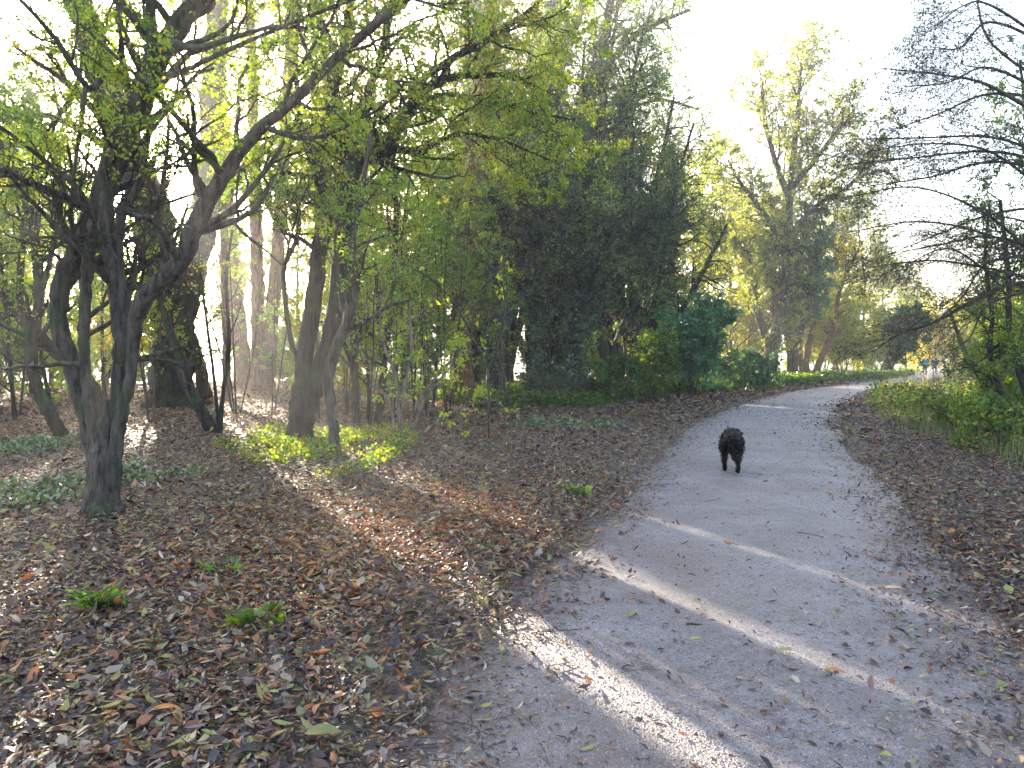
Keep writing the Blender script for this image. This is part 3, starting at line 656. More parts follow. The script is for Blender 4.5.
px_tree("leaning_stems_tree", "cluster of slanting brown stems under yellow leaves beyond the tall slender tree", "tree",
    [[(806, 378, 7), (808, 350, 7), (815, 320, 6), (828, 285, 4), (840, 250, 3)], [(803, 378, 6), (800, 345, 6), (804, 310, 5), (802, 270, 3)],
     [(812, 378, 7), (825, 350, 7), (834, 325, 6), (840, 290, 4), (858, 250, 3)]], 50, BARK_BROWN, LF_YELLOW,
    dict(sides=8, seg=.3, k1=1.8, t0=.3, L1=1.8, k2=6, L2=1.0, k3=5, L3=.45, per=2.4, size=.14, tint=(.5, .35)), 95)
for k, (px, Y, h, sp, mt, ti, lab) in enumerate([
    (846, 53, 6.2, 3.0, LF_YELLOW, .45, "sunlit yellow bush beside the far end of the path"),
    (822, 57, 6.5, 3.0, LF_YELLOW, .4, "tall golden bush behind the slanting brown stems"),
    (872, 60, 4.6, 2.6, LF_YELLOW, .3, "low greenish-yellow bush beside the dark leaning tree"),
    (738, 56, 6.0, 3.4, LF_YELLOW, .3, "big yellow-green bush behind the laurel, left of the tall slender tree"),
    (950, 86, 6.5, 5.5, LF_YELLOW, .6, "bright golden bush behind the two walkers"),
    (925, 92, 5.6, 4.6, LF_YELLOW, .75, "pale golden bush just behind the walker in blue"),
    (990, 84, 7.5, 5.0, LF_YELLOW, .35, "greenish-gold bush between the walkers and the overhanging tree")]):
    x = (px - 512) / FPX * Y
    shrub("autumn_bush", lab, (x, Y, 0), h, sp, 9, TWIG, mt, dict(per=2.4, size=.15 if Y < 70 else .22, tint=(ti, .4), clump=1.2, rt=.004), 100 + k, group="yellow bushes at the bend", r0=.03)
dome("leaning_dark_tree", "dark green round-headed tree leaning over the far path", 886, 372, 60, 908, 330, 27, 32, 6, LF_GREEN, 110, (.2, .3), 1.3, size=.16, wpx=5, zc=.3, per=4)
BARE = [(858, 66, 15.0, "pale bare-limbed tree standing beyond the yellow bushes"), (885, 72, 13.0, "bare grey tree with rising limbs above the dark leaning tree"),
        (838, 64, 17, "thin-crowned grey tree right behind the tall slender tree"), (905, 80, 10, "small bare tree over the far end of the path")]
def upright(name, label, x, Y, H, leafm, spec, seed, bark=BARK_GREY, group=None, lean=0, r=.14, nlimb=5, cat="tree", rmul=.28):
    rng = np.random.default_rng(seed); z = tz(x, Y); st = []
    top = np.array([x + lean, Y + rng.uniform(-.5, .5), z + H]); b = np.array([x, Y, z])
    mid = b * .5 + top * .5 + np.array([rng.normal() * .04 * H, 0, 0])
    st.append((np.array([b, b * .75 + mid * .25 + rng.normal(size=3) * .01 * H, mid, mid * .5 + top * .5 + rng.normal(size=3) * .02 * H, top]), r * np.array([1, .85, .65, .4, .12])))
    for k in range(nlimb):
        t = rng.uniform(.25, .7); p = b * (1 - t) + top * t; p = catmull(st[0][0], 50)[int(t * 49)]
        th = rng.random() * 6.28; o = np.array([math.cos(th), math.sin(th), 0]) * H * rmul * (1.1 - t)
        st.append((np.array([p, p + o * .5 + np.array([0, 0, H * .10]), p + o + np.array([0, 0, H * .26])]), r * (1 - t * .7) * np.array([.5, .35, .1])))
    return tree(name, label, cat, st, bark, leafm, spec, seed, group=group)
young_trees()
SAPS = [(18, 18, "hair-thin sapling just inside the wood behind the zigzag tree"), (84, 15.5, "hair-thin sapling glimpsed between the grey stems"), (150, 17, "thin bare sapling in front of the massive forked trunk"),
    (236, 19, "thin bare sapling in front of the straight reddish-brown trunk"), (272, 21, "thin sapling before the pair of reddish trunks"), (318, 17.5, "thin sapling seen through the fork of the two crossing stems"),
    (346, 19.5, "thin sapling close behind the kinked stem"), (366, 15.8, "hair-thin sapling between the two slim mossy stems"), (390, 16.5, "thin sapling just beyond the pale arching shrub"),
    (414, 18.2, "thin sapling rising behind the pale arching shrub"), (428, 20, "thin sapling near the edge of the dark thicket"), (447, 19, "thin sapling in front of the broad brown trunk"), (508, 23.5, "thin dark sapling before the ivy-wrapped trunks"), (636, 27, "thin sapling beneath the fine-twigged willow")]
for k, (px, Y, lab) in enumerate(SAPS):
    rg = np.random.default_rng(500 + k); x = (px - 512) / FPX * Y; H = rg.uniform(3.5, 6.5); z = tz(x, Y); st = []
    for j in range(rg.integers(2, 5)):
        d = rg.normal(size=2) * .35; b0 = np.array([x, Y, z]); st.append((np.array([b0 + [d[0] * .1, d[1] * .1, 0], b0 + [d[0] * .5 + rg.normal() * .08, d[1] * .5, H * .35], b0 + [d[0] + rg.normal() * .12, d[1], H * .7], b0 + [d[0] * 1.9, d[1] * 1.9, H * rg.uniform(.85, 1.1)]]), np.array([.022, .017, .011, .004]) * rg.uniform(.7, 1.5)))
    tree("sapling", lab, "tree", st, BARK_DARK if k % 2 else TWIG, LF_GREEN, dict(sides=6, seg=.15, k1=2.0, t0=.2, L1=.9, k2=4, L2=.45, k3=3, L3=.22, per=1.2, size=.06, tint=(.6, .35)), 520 + k, group="thin saplings in the wood")
for k, (px, Y, H, lab) in enumerate(BARE):
    upright("bare_tree", lab, (px - 512) / FPX * Y, Y, H, LF_PALE, dict(sides=7, seg=.5, k1=2.0, t0=.2, L1=H * .16, a1=40, k2=7, L2=H * .09, k3=6, L3=H * .05, per=.8, size=.15, tint=(.4, .3), trop1=.12, rt=.006), 120 + k, group="pale trees beyond the bend")
px_tree("thin_leaning_tree", "thin dark stem leaning left beyond the grass verge, mossy at its foot", "tree",
    [[(977, 388, 10), (972, 372, 7), (966, 355, 5), (958, 335, 4), (950, 310, 3)], [(976, 385, 5), (982, 360, 4), (985, 330, 3)]], 38, BARK_DARK, LF_YELLOW,
    dict(sides=7, seg=.2, flare=.3, k1=1.2, L1=.8, k2=3, L2=.5, k3=3, per=1.2, size=.10, tint=(.5, .3)), 130)

# --- far pale trees at the sky line and deep wood on the left (each its own)
DEEP = [(-150, 27, 11), (-95, 36, 12), (-55, 30, 10), (-30, 40, 13), (0, 33, 10), (28, 44, 14), (52, 30, 9), (78, 41, 13), (105, 36, 11),
        (132, 47, 14), (196, 44, 12), (262, 50, 12), (300, 38, 12), (318, 46, 15), (345, 33, 11), (362, 42, 14), (385, 50, 16), (405, 36, 12),
        (430, 45, 15), (452, 52, 16), (500, 50, 14), (620, 50, 12), (655, 46, 11), (690, 52, 13), (718, 60, 14), (745, 66, 15), (672, 47, 14), (704, 58, 17), (731, 52, 12.5), (833, 74, 17), (868, 82, 14), (915, 95, 12), (775, 72, 18), (-230, 30, 12), (-310, 38, 14)]
DEEP_LABELS = {-150: "tree at the outer left rim of the wood, mostly beyond the bushes", -95: "tree behind the outermost dense green bush", -55: "tree partly hidden behind the dense green bush at the wood's edge",
    -30: "tall tree at the very edge of the view beyond the zigzag tree", 0: "slim tree standing behind the thin zigzag tree", 28: "tall tree far back between the zigzag tree and the grey stems",
    52: "slim tree behind the bright bush near the slanting trunk", 78: "tall thin tree far behind the crooked multi-stemmed tree", 105: "slim tree right behind the grey stems of the multi-stemmed tree",
    132: "very tall far tree just beside the massive forked trunk", 196: "slim far tree in the bright gap between the forked trunk and reddish trunks", 262: "tall far tree directly behind the pair of reddish trunks",
    300: "slim far tree glimpsed behind the foot of the two crossing stems", 318: "very tall far tree rising behind the two crossing stems", 345: "slim tree right behind the kinked thin stem",
    362: "tall far tree behind the two slim mossy stems", 385: "tallest far tree, standing behind the pale arching shrub", 405: "slim tree just behind the tall green shrub", 430: "tall far tree beside the broad brown trunk",
    452: "very tall far tree directly behind the broad brown trunk", 500: "tall far tree behind the ivy-wrapped trunks", 620: "misty tree behind the fine-twigged willow", 655: "misty tree between the willow and the laurel",
    690: "misty tree right behind the laurel bush", 718: "pale tree just past the laurel, nearer the bend", 745: "tallest pale tree beside the slender tree at the bend",
    672: 'tree rising over the low bluish bush side of the willow', 704: 'very tall misty tree just above the laurel bush', 731: 'slim misty tree in the gap between laurel and slender tree', 833: 'tall hazy tree beyond the slanting brown stems', 868: 'hazy far tree over the dark leaning tree', 915: 'farthest hazy tree above the walkers', 775: 'tallest hazy tree directly behind the slender tree at the bend',
    -230: "tree standing outside the wood's edge, nearest the open field", -310: "outermost tree beyond the edge of the wood"}
for k, (px, Y, H) in enumerate(DEEP):
    px0 = px
    x = (px - 512) / FPX * Y; right = px > 600
    for _ in range(40):
        uu = x * ca + Y * sa
        if any(a - .25 < uu < b + .25 for a, b, c in BANDS[:4]): x += .12
    upright("woodland_tree", DEEP_LABELS[px0], x, Y, H,
        LF_PALE if right else (LF_BRIGHT if k % 3 == 0 else LF_GREEN),
        dict(sides=7, seg=.5, k1=1.5, t0=.15, L1=H * .15, k2=6, L2=H * .085, k3=5, L3=H * .045, per=3.2 if not right else 5.0, size=.12 if Y < 40 else .16, tint=(.55, .4), rt=.004), 140 + k,
        bark=BARK_DARK if k % 2 else BARK_BROWN, group="trees deep in the wood" if not right else "misty trees behind the laurel", lean=np.random.default_rng(k).normal() * .6, r=.11 + .03 * (k % 3))

# ------------------------------------------------------------------ the overhanging tree at the right
RB = [[(1125, 475, 30), (1112, 380, 26), (1105, 280, 24), (1100, 170, 20), (1095, 60, 15), (1085, -60, 9)],
    [(1108, 300, 7, 0), (1024, 283, 4, .4), (975, 300, 3.5, .8), (935, 322, 3, 1.0), (900, 334, 2, 1.4), (872, 352, 1, 1.6)],
    [(1100, 150, 7, 0), (1024, 105, 4, -.3), (985, 84, 3, -.2), (950, 76, 2, 0), (880, 68, 1, .4)]]
def boughs():
    rg = np.random.default_rng(77); out = []
    for k, (y0, y1, xe) in enumerate([(30, 5, 960), (70, 18, 935), (60, 52, 930), (120, 96, 905), (125, 118, 890), (150, 135, 868), (165, 146, 850), (185, 165, 830), (200, 172, 870), (215, 196, 845),
            (225, 214, 880), (240, 222, 850), (255, 240, 890), (262, 262, 870), (275, 268, 905), (290, 300, 935), (310, 330, 950)]):
        y0 += rg.normal() * 30; d = rg.uniform(-1.0, 3.2); m = rg.normal() * 12; y1 += rg.normal() * 8
        out.append([(1106, y0 + 40, 6, 0), (1050, y0 + 8 + m, 3.4, d * .3), (990, (y0 + y1) / 2 - 8 + m, 2.4, d * .6), ((990 + xe) / 2, y1 - 3 + rg.normal() * 9, 1.6, d * .85), (xe, y1 + 8 + rg.normal() * 5, .8, d)])
    return out
RB += boughs()
px_tree("overhanging_tree", "grey tree at the path's right edge reaching bare drooping boughs over the verge", "tree", RB, 11.5, TWIG, LF_DARK,
    dict(sides=9, seg=.12, k1=3.4, t0=.25, L1=1.15, a1=34, wig=.16, wig2=.2, k2=11, L2=.6, k3=7, L3=.34, per=.35, size=.035, r1max=.007, rt=.0014, tint=(.6, .4), trop1=-.02, trop2=-.02, trop3=-.05, out=np.array([-.6, .2, 0])), 160)
px_tree("verge_tree", "slanting mossy stems of a thicket standing in the verge nettles", "tree",
    [[(1040, 425, 7), (1015, 412, 7), (999, 385, 6), (990, 350, 5), (992, 310, 4), (985, 260, 3), (990, 200, 2)],
     [(1045, 430, 8), (1024, 385, 7), (1010, 330, 6), (1008, 270, 4), (1000, 200, 3)],
     [(1060, 425, 12), (1055, 330, 8), (1040, 250, 6), (1030, 150, 4), (1020, 60, 2)]], 16, BARK_DARK, LF_GREEN,
    dict(sides=9, seg=.12, k1=3.2, t0=.25, L1=1.3, k2=6, L2=.7, k3=5, L3=.32, per=3.4, size=.055, tint=(.4, .35)), 161)
for k, (px, Y, h, sp, mt, ti, lab) in enumerate([(1030, 22, 3.8, 1.6, LF_GREEN, .4, "green thicket behind the slanting mossy stems"),
        (1010, 34, 4.6, 2.0, LF_GREEN, .55, "yellow-green bush beyond the verge grass"), (1060, 18, 3.2, 1.6, LF_GREEN, .35, "dense green bush at the verge's outer edge"),
        (1003, 13.2, .75, .9, LF_GREEN, .35, "low bramble mound at the litter's edge on the verge"), (972, 16.5, .55, .9, LF_GREEN, .5, "low yellowish bramble patch in the middle of the verge"), (1015, 17.5, 1.3, 1.1, LF_BRIGHT, .45, "knee-high bright nettle clump by the slanting mossy stems")]):
    shrub("verge_shrub", lab, ((px - 512) / FPX * Y, Y, 0), h, sp, 9, TWIG, mt, dict(per=4, size=.075, tint=(ti, .35)), 165 + k, group="bushes along the verge")

# ------------------------------------------------------------------ ground plants
def scatter_plants(name, label, cat, pts, mat, size, hmax, seed, kind="stuff", ratio=.8, per=4, tint=(.5, .3)):
    rng = np.random.default_rng(seed); g = Geo(); n = len(pts)
    P = np.repeat(pts, per, 0) + np.concatenate([rng.normal(size=(n * per, 2)) * .06, np.zeros((n * per, 1))], 1)
    P[:, 2] += rng.random(len(P)) * hmax
    A = unit(np.concatenate([rng.normal(size=(len(P), 2)), rng.random((len(P), 1)) * .8 - .1], 1))
    L = size * (.5 + rng.random(len(P))); sc = np.maximum(1, P[:, 1] / 16); L = L * sc
    leaf_quads(g, P, A, L, L * ratio, rng, np.clip(tint[0] + tint[1] * rng.normal(size=len(P)), 0, 1))
    o = g.build(name, mat); tag(o, label, cat, kind=kind); return o
def pix_patch(cx, cy, rx, ry, n, seed):
    """ground points in an ellipse-shaped patch of the litter around the spot seen at cx, cy"""
    rng = np.random.default_rng(seed); c = G(cx, cy); e = G(cx + rx, cy); f = G(cx, cy - ry); b = G(cx, cy + ry)
    r = np.sqrt(rng.random(n)); th = rng.random(n) * 6.283
    x = c[0] + (e[0] - c[0]) * r * np.cos(th); y = c[1] + (f[1] - b[1]) / 2 * r * np.sin(th)
    m = vnoise(x * 1, y, .8, seed) > .32
    x, y = x[m], y[m]
    return np.stack([x, y, terrain(x, y)], 1)
scatter_plants("ivy_ground_cover", "sunlit creeping ivy round the foot of the two-stemmed tree", "ivy",
    np.concatenate([pix_patch(300, 448, 55, 14, 900, 1), pix_patch(372, 448, 40, 20, 900, 2), pix_patch(275, 440, 40, 12, 500, 3)]), LF_GREEN, .045, .17, 170, tint=(.5, .3))
scatter_plants("ivy_ground_cover", "dull patches of ivy in the litter behind the crooked multi-stemmed tree", "ivy",
    np.concatenate([pix_patch(170, 470, 60, 14, 300, 4), pix_patch(40, 495, 60, 18, 220, 5), pix_patch(560, 425, 60, 6, 300, 6), pix_patch(20, 450, 40, 12, 400, 7)]), LF_IVY, .05, .10, 171, tint=(.8, .3))
rng = np.random.default_rng(172)
x = rng.uniform(-8, 40, 60000); y = cover_line(x) + np.abs(rng.normal(size=len(x))) * 4 - .3
q = path_q(x, y); m = (q < -HALF - .2) & (vnoise(x, y, 1.1, 8) > .25 - .2 * (y - cover_line(x) > 1)); x, y = x[m], y[m]
scatter_plants("undergrowth", "low green ivy and nettles carpeting the ground under the dark thicket", "undergrowth", np.stack([x, y, terrain(x, y)], 1), LF_GREEN, .05, .42, 172, tint=(.18, .25), per=3)
x = rng.uniform(3, 46, 26000); y = cover_line(x) + np.abs(rng.normal(size=len(x))) * 1.2
q = path_q(x, y); m = (q < -HALF) & (vnoise(x, y, .9, 18) > .4); x, y = x[m], y[m]
scatter_plants("nettle_bank", "bright green weeds edging the litter left of the far path", "weeds", np.stack([x, y, terrain(x, y)], 1), LF_BRIGHT, .04, .3, 173, tint=(.25, .3), per=2)

def grass(name, label, n, fn, hmin, hmax, seed, w=.006, tint=(.5, .3)):
    rng = np.random.default_rng(seed); P = fn(rng, n); n = len(P); sc = np.maximum(1, P[:, 1] / 14)
    h = rng.uniform(hmin, hmax, n) * (.6 + .8 * vnoise(P[:, 0], P[:, 1], .7, seed)); th = rng.random(n) * 6.283
    o = np.stack([np.cos(th), np.sin(th), 0 * th], 1); sd = np.stack([-np.sin(th), np.cos(th), 0 * th], 1) * (w * sc)[:, None]
    lean = rng.uniform(.1, .8, n)[:, None] * h[:, None]
    up = np.array([0, 0, 1.0]) * h[:, None]
    v = np.stack([P - sd, P + sd, P + sd * .7 + up * .6 + o * lean * .4, P - sd * .7 + up * .6 + o * lean * .4, P + up * .92 + o * lean + sd * .1, P + up * .92 + o * lean - sd * .1], 1).reshape(-1, 3)
    i = np.arange(n)[:, None] * 6; F = np.concatenate([i + np.array([0, 1, 2, 3]), i + np.array([3, 2, 4, 5])])
    ti = np.repeat(np.clip(tint[0] + tint[1] * rng.normal(size=n), 0, 1), 6)
    ob = mesh_obj(name, v, F, GRASS, None, {'tint': ti}); tag(ob, label, "grass", kind="stuff")
def verge_pts(rng, n):
    y = 9 + 60 * rng.random(n) ** 1.6; c = np.interp(y, PC[:, 1], PC[:, 0])
    x = c + HALF + rng.random(n) ** 1.2 * (4 + y * .35); q = path_q(x, y)
    m = q > HALF + verge_w(y) * (.75 + .5 * rng.random(n)); x, y = x[m], y[m]
    return np.stack([x, y, terrain(x, y)], 1)
grass("grass", "rough sunlit grass on the verge right of the path", 60000, verge_pts, .06, .30, 180, tint=(.62, .4))
grass('grass', 'tall dry seeding grass stalks among the verge weeds', 9000, verge_pts, .35, .75, 182, w=.004, tint=(.95, .2))
def verge_weeds(rng, n):
    P = verge_pts(rng, n * 3); P = P[(P[:, 1] < 24) | (P[:, 1] > 34) & (np.abs(P[:, 0] / P[:, 1] - .545) > .05)]; m = (vnoise(P[:, 0], P[:, 1], 1.1, 21) > .5) | (P[:, 0] - np.interp(P[:, 1], PC[:, 1], PC[:, 0]) > 4.5 + rng.random(len(P)) * 2)
    return P[m][:n]
scatter_plants("verge_weeds", "leafy nettles and brambles growing in the verge grass", "weeds", verge_weeds(np.random.default_rng(5), 9000), LF_GREEN, .07, .75, 181, tint=(.34, .42), per=8, ratio=.55)

# ------------------------------------------------------------------ fallen leaves
def litter_geo(x, y, size, rng, tint, tilt, lift, rows=4):
    n = len(x); z = terrain(x, y)
    ax = rng.random(n) * 6.283; tl = rng.normal(size=n) * tilt; rl = rng.normal(size=n) * tilt
    A = np.stack([np.cos(ax) * np.cos(tl), np.sin(ax) * np.cos(tl), np.sin(tl)], 1)
    Bv = np.stack([-np.sin(ax) * np.cos(rl), np.cos(ax) * np.cos(rl), np.sin(rl)], 1); Nn = unit(np.cross(A, Bv))
    L = size * rng.uniform(.55, 1.35, n); slim = rng.random(n) < .68
    W = L * np.where(slim, rng.uniform(.16, .3, n), rng.uniform(.36, .62, n))
    curl = rng.normal(size=n) * .22 * L; fold = rng.uniform(-.1, .35, n) * W; bend = rng.normal(size=n) * .12 * L
    c = np.stack([x, y, z + lift * rng.random(n) + .006 + np.abs(np.sin(tl)) * L * .35], 1)
    t = np.linspace(0, 1, rows); wp = {4: [.08, 1, .78, .05], 3: [.1, 1, .08]}[rows]
    out = []
    for k in range(rows):
        cc = c + A * ((t[k] - .5) * L)[:, None] + Nn * (curl * (t[k] - .5) ** 2 * 2)[:, None] + Bv * (bend * (t[k] - .5) ** 2 * 4)[:, None]
        for s in (-1, 0, 1):
            out.append(cc + Bv * (s * W * wp[k] * .5)[:, None] + Nn * (abs(s) * fold * wp[k])[:, None])
    v = np.stack(out, 1).reshape(-1, 3)
    f = []
    for k in range(rows - 1):
        for s in (0, 1): f.append([k * 3 + s, k * 3 + s + 1, k * 3 + s + 4, k * 3 + s + 3])
    F = (np.arange(n)[:, None, None] * rows * 3 + np.array(f)[None]).reshape(-1, 4)
    return v, F, np.repeat(tint, rows * 3)
def build_litter():
    rng = np.random.default_rng(200)
    n = 420000; r = 2.2 * (46 / 2.2) ** rng.random(n)
    dens = np.minimum(1.0, (6.5 / r) ** 0) * np.minimum(1, (r / 6.5) ** 2) ; m = rng.random(n) < dens * 1.0
    r = r[m]; n0 = 62000                                     # even cover close by, thinning with distance beyond
    rn = np.sqrt(rng.uniform(2.2 ** 2, 6.5 ** 2, n0)); r = np.concatenate([r[r > 6.5], rn])
    a = rng.uniform(-.78, .78, len(r)); x = r * np.sin(a); y = r * np.cos(a); q = path_q(x, y)
    edge = np.abs(q) - HALF + .38 * (1 - sstep(5, 11, y)) * (q > 0); wob = (vnoise(x, y, .6, 31) - .5) * .55 + (vnoise(x, y, .17, 32) - .5) * .3
    # on the path the leaves thin out from its edges; close by the left edge is broad and trampled
    soft = np.where(q > 0, .42, .45) + .35 * (1 - sstep(3, 7, y))
    p = 1 / (1 + np.exp(-(edge + wob + .05) / (soft * .45)))
    p = np.maximum(p, .014 + .10 * (1 - sstep(3, 7, y)) + .05 * (vnoise(x, y, .5, 33) > .72))
    g = (q - HALF - verge_w(y)); p *= np.where(g > 0, np.exp(-g / .5), 1)
    p *= np.where((q < 0) & (y > cover_line(x)) & (x > -3), .35, 1)
    m = rng.random(len(x)) < p; x, y, r, q = x[m], y[m], r[m], q[m]
    u = rng.random(len(x)); tint = u ** 1.5 * .80
    s = rng.random(len(x)); 
    warm = np.exp(-(((x + 1.35) / 1.1) ** 2 + ((y - 6.9) / 2.6) ** 2)) * .45 + .12
    w2 = np.exp(-(((x + .1) / .6) ** 2 + ((y - 7.5) / 1.5) ** 2)) * .2
    tint = np.where(s < warm + w2, rng.uniform(.84, .96, len(x)), tint)
    tint = np.where((s > .965), rng.uniform(.96, 1.0, len(x)), tint)
    tint = np.where((s > .90) & (s < .94), rng.uniform(.74, .84, len(x)), tint)
    onp = np.abs(q) < HALF - .1
    size = np.where(rng.random(len(x)) < .15, .090, .053) * np.maximum(1, r / 11)
    size = np.where(onp, size * .75, size)
    near = r < 11
    a = litter_geo(x[near], y[near], size[near], rng, tint[near], .28, .035, 4)
    b = litter_geo(x[~near], y[~near], size[~near], rng, tint[~near], .28, .035, 3)
    g = Geo(); g.add(*a); g.add(*b)
    tag(g.build("leaf_litter", LITTER), "thick carpet of brown, grey and red fallen leaves over the woodland floor", "leaves", kind="stuff")
    # crumbs: tiny bits of leaf and bark trodden into the gravel
    n = 42000; r = 2.4 * (30 / 2.4) ** rng.random(n); a = rng.uniform(-.5, .78, n); x = r * np.sin(a); y = r * np.cos(a); q = path_q(x, y)
    p = .25 + .75 * np.clip(np.abs(q) / HALF, 0, 1) ** 2; m = (np.abs(q) < HALF) & (rng.random(n) < p); x, y, r = x[m], y[m], r[m]
    v, F, t = litter_geo(x, y, .026 * np.maximum(1, r / 8), rng, rng.random(len(x)) ** 1.6 * .75, .15, .0, 3)
    v[:, 2] += .012
    tag(mesh_obj("leaf_crumbs", v, F, LITTER, None, {'tint': t}), "small broken bits of leaf trodden into the gravel path", "leaf debris", kind="stuff")
    # fine twigs lying in the litter
    n = 1300; r = 2.4 * (16 / 2.4) ** rng.random(n); a = rng.uniform(-.75, .75, n); x = r * np.sin(a); y = r * np.cos(a); q = path_q(x, y)
    m = (np.abs(q) > HALF - .3) | (rng.random(n) < .06); x, y = x[m], y[m]; n = len(x)
    L = rng.uniform(.05, .32, n); th = rng.random(n) * 6.283; P = np.zeros((n, 4, 3)); d = np.stack([np.cos(th), np.sin(th), rng.normal(size=n) * .08], 1)
    P[:, 0] = np.stack([x, y, terrain(x, y) + .035], 1)
    for k in range(1, 4): d = unit(d + rng.normal(size=d.shape) * np.array([.25, .25, .03])); P[:, k] = P[:, k - 1] + d * (L / 3)[:, None]
    V, F = tubes(P, np.repeat(rng.uniform(.001, .003, n)[:, None], 4, 1), 4)
    tag(mesh_obj("fallen_twigs", V, F, TWIG, None, None, True), "thin broken twigs scattered over the leaf litter", "twigs", kind="stuff")
build_litter()
def build_gravel():
    rng = np.random.default_rng(210); n = 170000; r = 2.3 * (26 / 2.3) ** rng.random(n); a = rng.uniform(-.45, .75, n)
    x = r * np.sin(a); y = r * np.cos(a); q = path_q(x, y); m = np.abs(q) < HALF - .05 - .25 * rng.random(n); x, y, q, r = x[m], y[m], q[m], r[m]
    n = len(x); z = terrain(x, y, q) + .008 + .02 * (1 - (q / (HALF + .05)) ** 2) - .001
    sz = rng.uniform(.0018, .0052, n) * np.maximum(1, r / 7); th = rng.random(n) * 6.283; e = rng.uniform(.6, 1, n)
    c = np.stack([x, y, z], 1); ax = np.stack([np.cos(th), np.sin(th), 0 * th], 1) * sz[:, None]; bx = np.stack([-np.sin(th), np.cos(th), 0 * th], 1) * (sz * e)[:, None]
    up = np.array([0, 0, 1.0]) * (sz * rng.uniform(.5, 1.0, n))[:, None]; t = .55
    v = np.stack([c - ax - bx, c + ax - bx, c + ax + bx, c - ax + bx, c - ax * t - bx * t + up, c + ax * t - bx * t + up * .8, c + ax * t + bx * t + up, c - ax * t + bx * t + up * .7], 1).reshape(-1, 3)
    f = np.array([(0, 1, 5, 4), (1, 2, 6, 5), (2, 3, 7, 6), (3, 0, 4, 7), (4, 5, 6, 7)]); F = (np.arange(n)[:, None, None] * 8 + f[None]).reshape(-1, 4)
    m_, t_, o_ = nodes("gravel_stone"); at_ = N(t_, "ShaderNodeAttribute", attribute_name="tint")
    r_ = ramp(t_, [(0, (.05, .042, .045)), (.4, (.15, .128, .136)), (.8, (.27, .24, .25)), (1, (.42, .39, .39))]); p_ = N(t_, "ShaderNodeBsdfPrincipled", i_Roughness=.5)
    t_.links.new(at_.outputs["Fac"], r_.inputs[0]); t_.links.new(r_.outputs[0], p_.inputs[0]); t_.links.new(p_.outputs[0], o_.inputs[0])
    tag(mesh_obj("gravel", v, F, m_, None, {'tint': np.repeat(rng.random(n), 8)}), "fine grey grit and small stones on the footpath", "gravel", kind="stuff")
build_gravel()
def big_leaf(px, py, size, rot, tint, label, slim=.42):
    p = G(px, py); n = 9; t = np.linspace(0, 1, n); w = np.sin(np.pi * t ** .85) ** .8 * slim * size * .5 + .0008
    A = np.array([math.cos(rot), math.sin(rot), 0]); Bv = np.array([-math.sin(rot), math.cos(rot), 0]); V = []
    for k in range(n):
        c = p + A * (t[k] - .5) * size + np.array([0, 0, .055 + .010 * math.sin(t[k] * 3.1) + .012 * (t[k] - .5) ** 2])
        for s_ in (-1, -.5, 0, .5, 1): V.append(c + Bv * s_ * w[k] + np.array([0, 0, abs(s_) * .22 * w[k]]))
    F = [(k * 5 + j, k * 5 + j + 1, k * 5 + j + 6, k * 5 + j + 5) for k in range(n - 1) for j in range(4)]
    o = mesh_obj("fallen_leaf", V, F, LITTER, None, {'tint': np.full(len(V), tint)}, True); tag(o, label, "leaf", "single leaves lying on and beside the path")
for a_ in [(835, 683, .115, -.5, .945, "long bright orange leaf lying alone on the gravel near the bottom of the path"),
           (895, 597, .13, -.3, .97, "pale yellowish leaf on the gravel by the litter edge right of the path"),
           (696, 650, .075, .1, .83, "small yellow leaf on the sunlit gravel just below the black twig"),
           (323, 747, .15, .1, .765, "large green leaf in the litter at the very bottom, left of the path", .6),
           (619, 533, .10, .4, .95, "small orange leaf at the left edge of the path beside the sunlit strip"),
           (785, 662, .10, .05, .80, "thin olive leaf on the gravel above the orange leaf"),
           (165, 722, .11, .3, .94, "orange curled leaf in the dark litter near the bottom"),
           (703, 625, .05, .5, .885, "small dark red leaf on the gravel beside the black twig")]: big_leaf(*a_)
p = G(694, 634); P = np.array([p + np.array([-.045, 0, .055]), p + np.array([-.02, .004, .058]), p + np.array([.015, -.003, .056]), p + np.array([.05, .003, .055])])
g = Geo(); main_tube(g, P, np.array([.006, .007, .006, .003]), 8, 12, np.random.default_rng(1)); tag(g.build("twig", TWIG, None, True), "short thick black twig lying on the gravel path", "twig")
def rosette(px, py, n, size, h, label, mat, seed, ratio=.35):
    rng = np.random.default_rng(seed); p = G(px, py); th = rng.random(n) * 6.283
    root = empty("small_plant", tuple(p), label, "plant"); g = Geo(); st = Geo()
    top = p + np.stack([np.cos(th) * rng.uniform(.03, .16, n), np.sin(th) * rng.uniform(.03, .12, n), rng.uniform(.04, h, n)], 1)
    A = unit(np.stack([np.cos(th), np.sin(th), rng.uniform(-.2, .7, n)], 1) + rng.normal(size=(n, 3)) * .3)
    leaf_quads(g, top, A, size * rng.uniform(.6, 1.3, n), size * ratio * rng.uniform(.7, 1.3, n), rng, rng.random(n) * .6); g.build("leaves", mat, root)
    P = np.stack([np.repeat(p[None], n, 0), (p + top) / 2 + np.array([0, 0, .01]), top], 1); V, F = tubes(P, np.full((n, 3), .0012), 3); st.add(V, F); st.build("stalks", mat, root)
rosette(98, 612, 150, .05, .13, "low feathery green plant growing alone in the litter left of the path", LF_BRIGHT, 1)
rosette(260, 628, 40, .08, .10, "small broad-leaved green seedling in the open litter", LF_GREEN, 2, .6)
rosette(578, 497, 70, .06, .12, "little green plant at the left margin of the path near the dog", LF_BRIGHT, 3, .4)
rosette(222, 575, 30, .06, .08, "tiny pale green sprout in the litter below the two crossing stems", LF_BRIGHT, 4, .4)

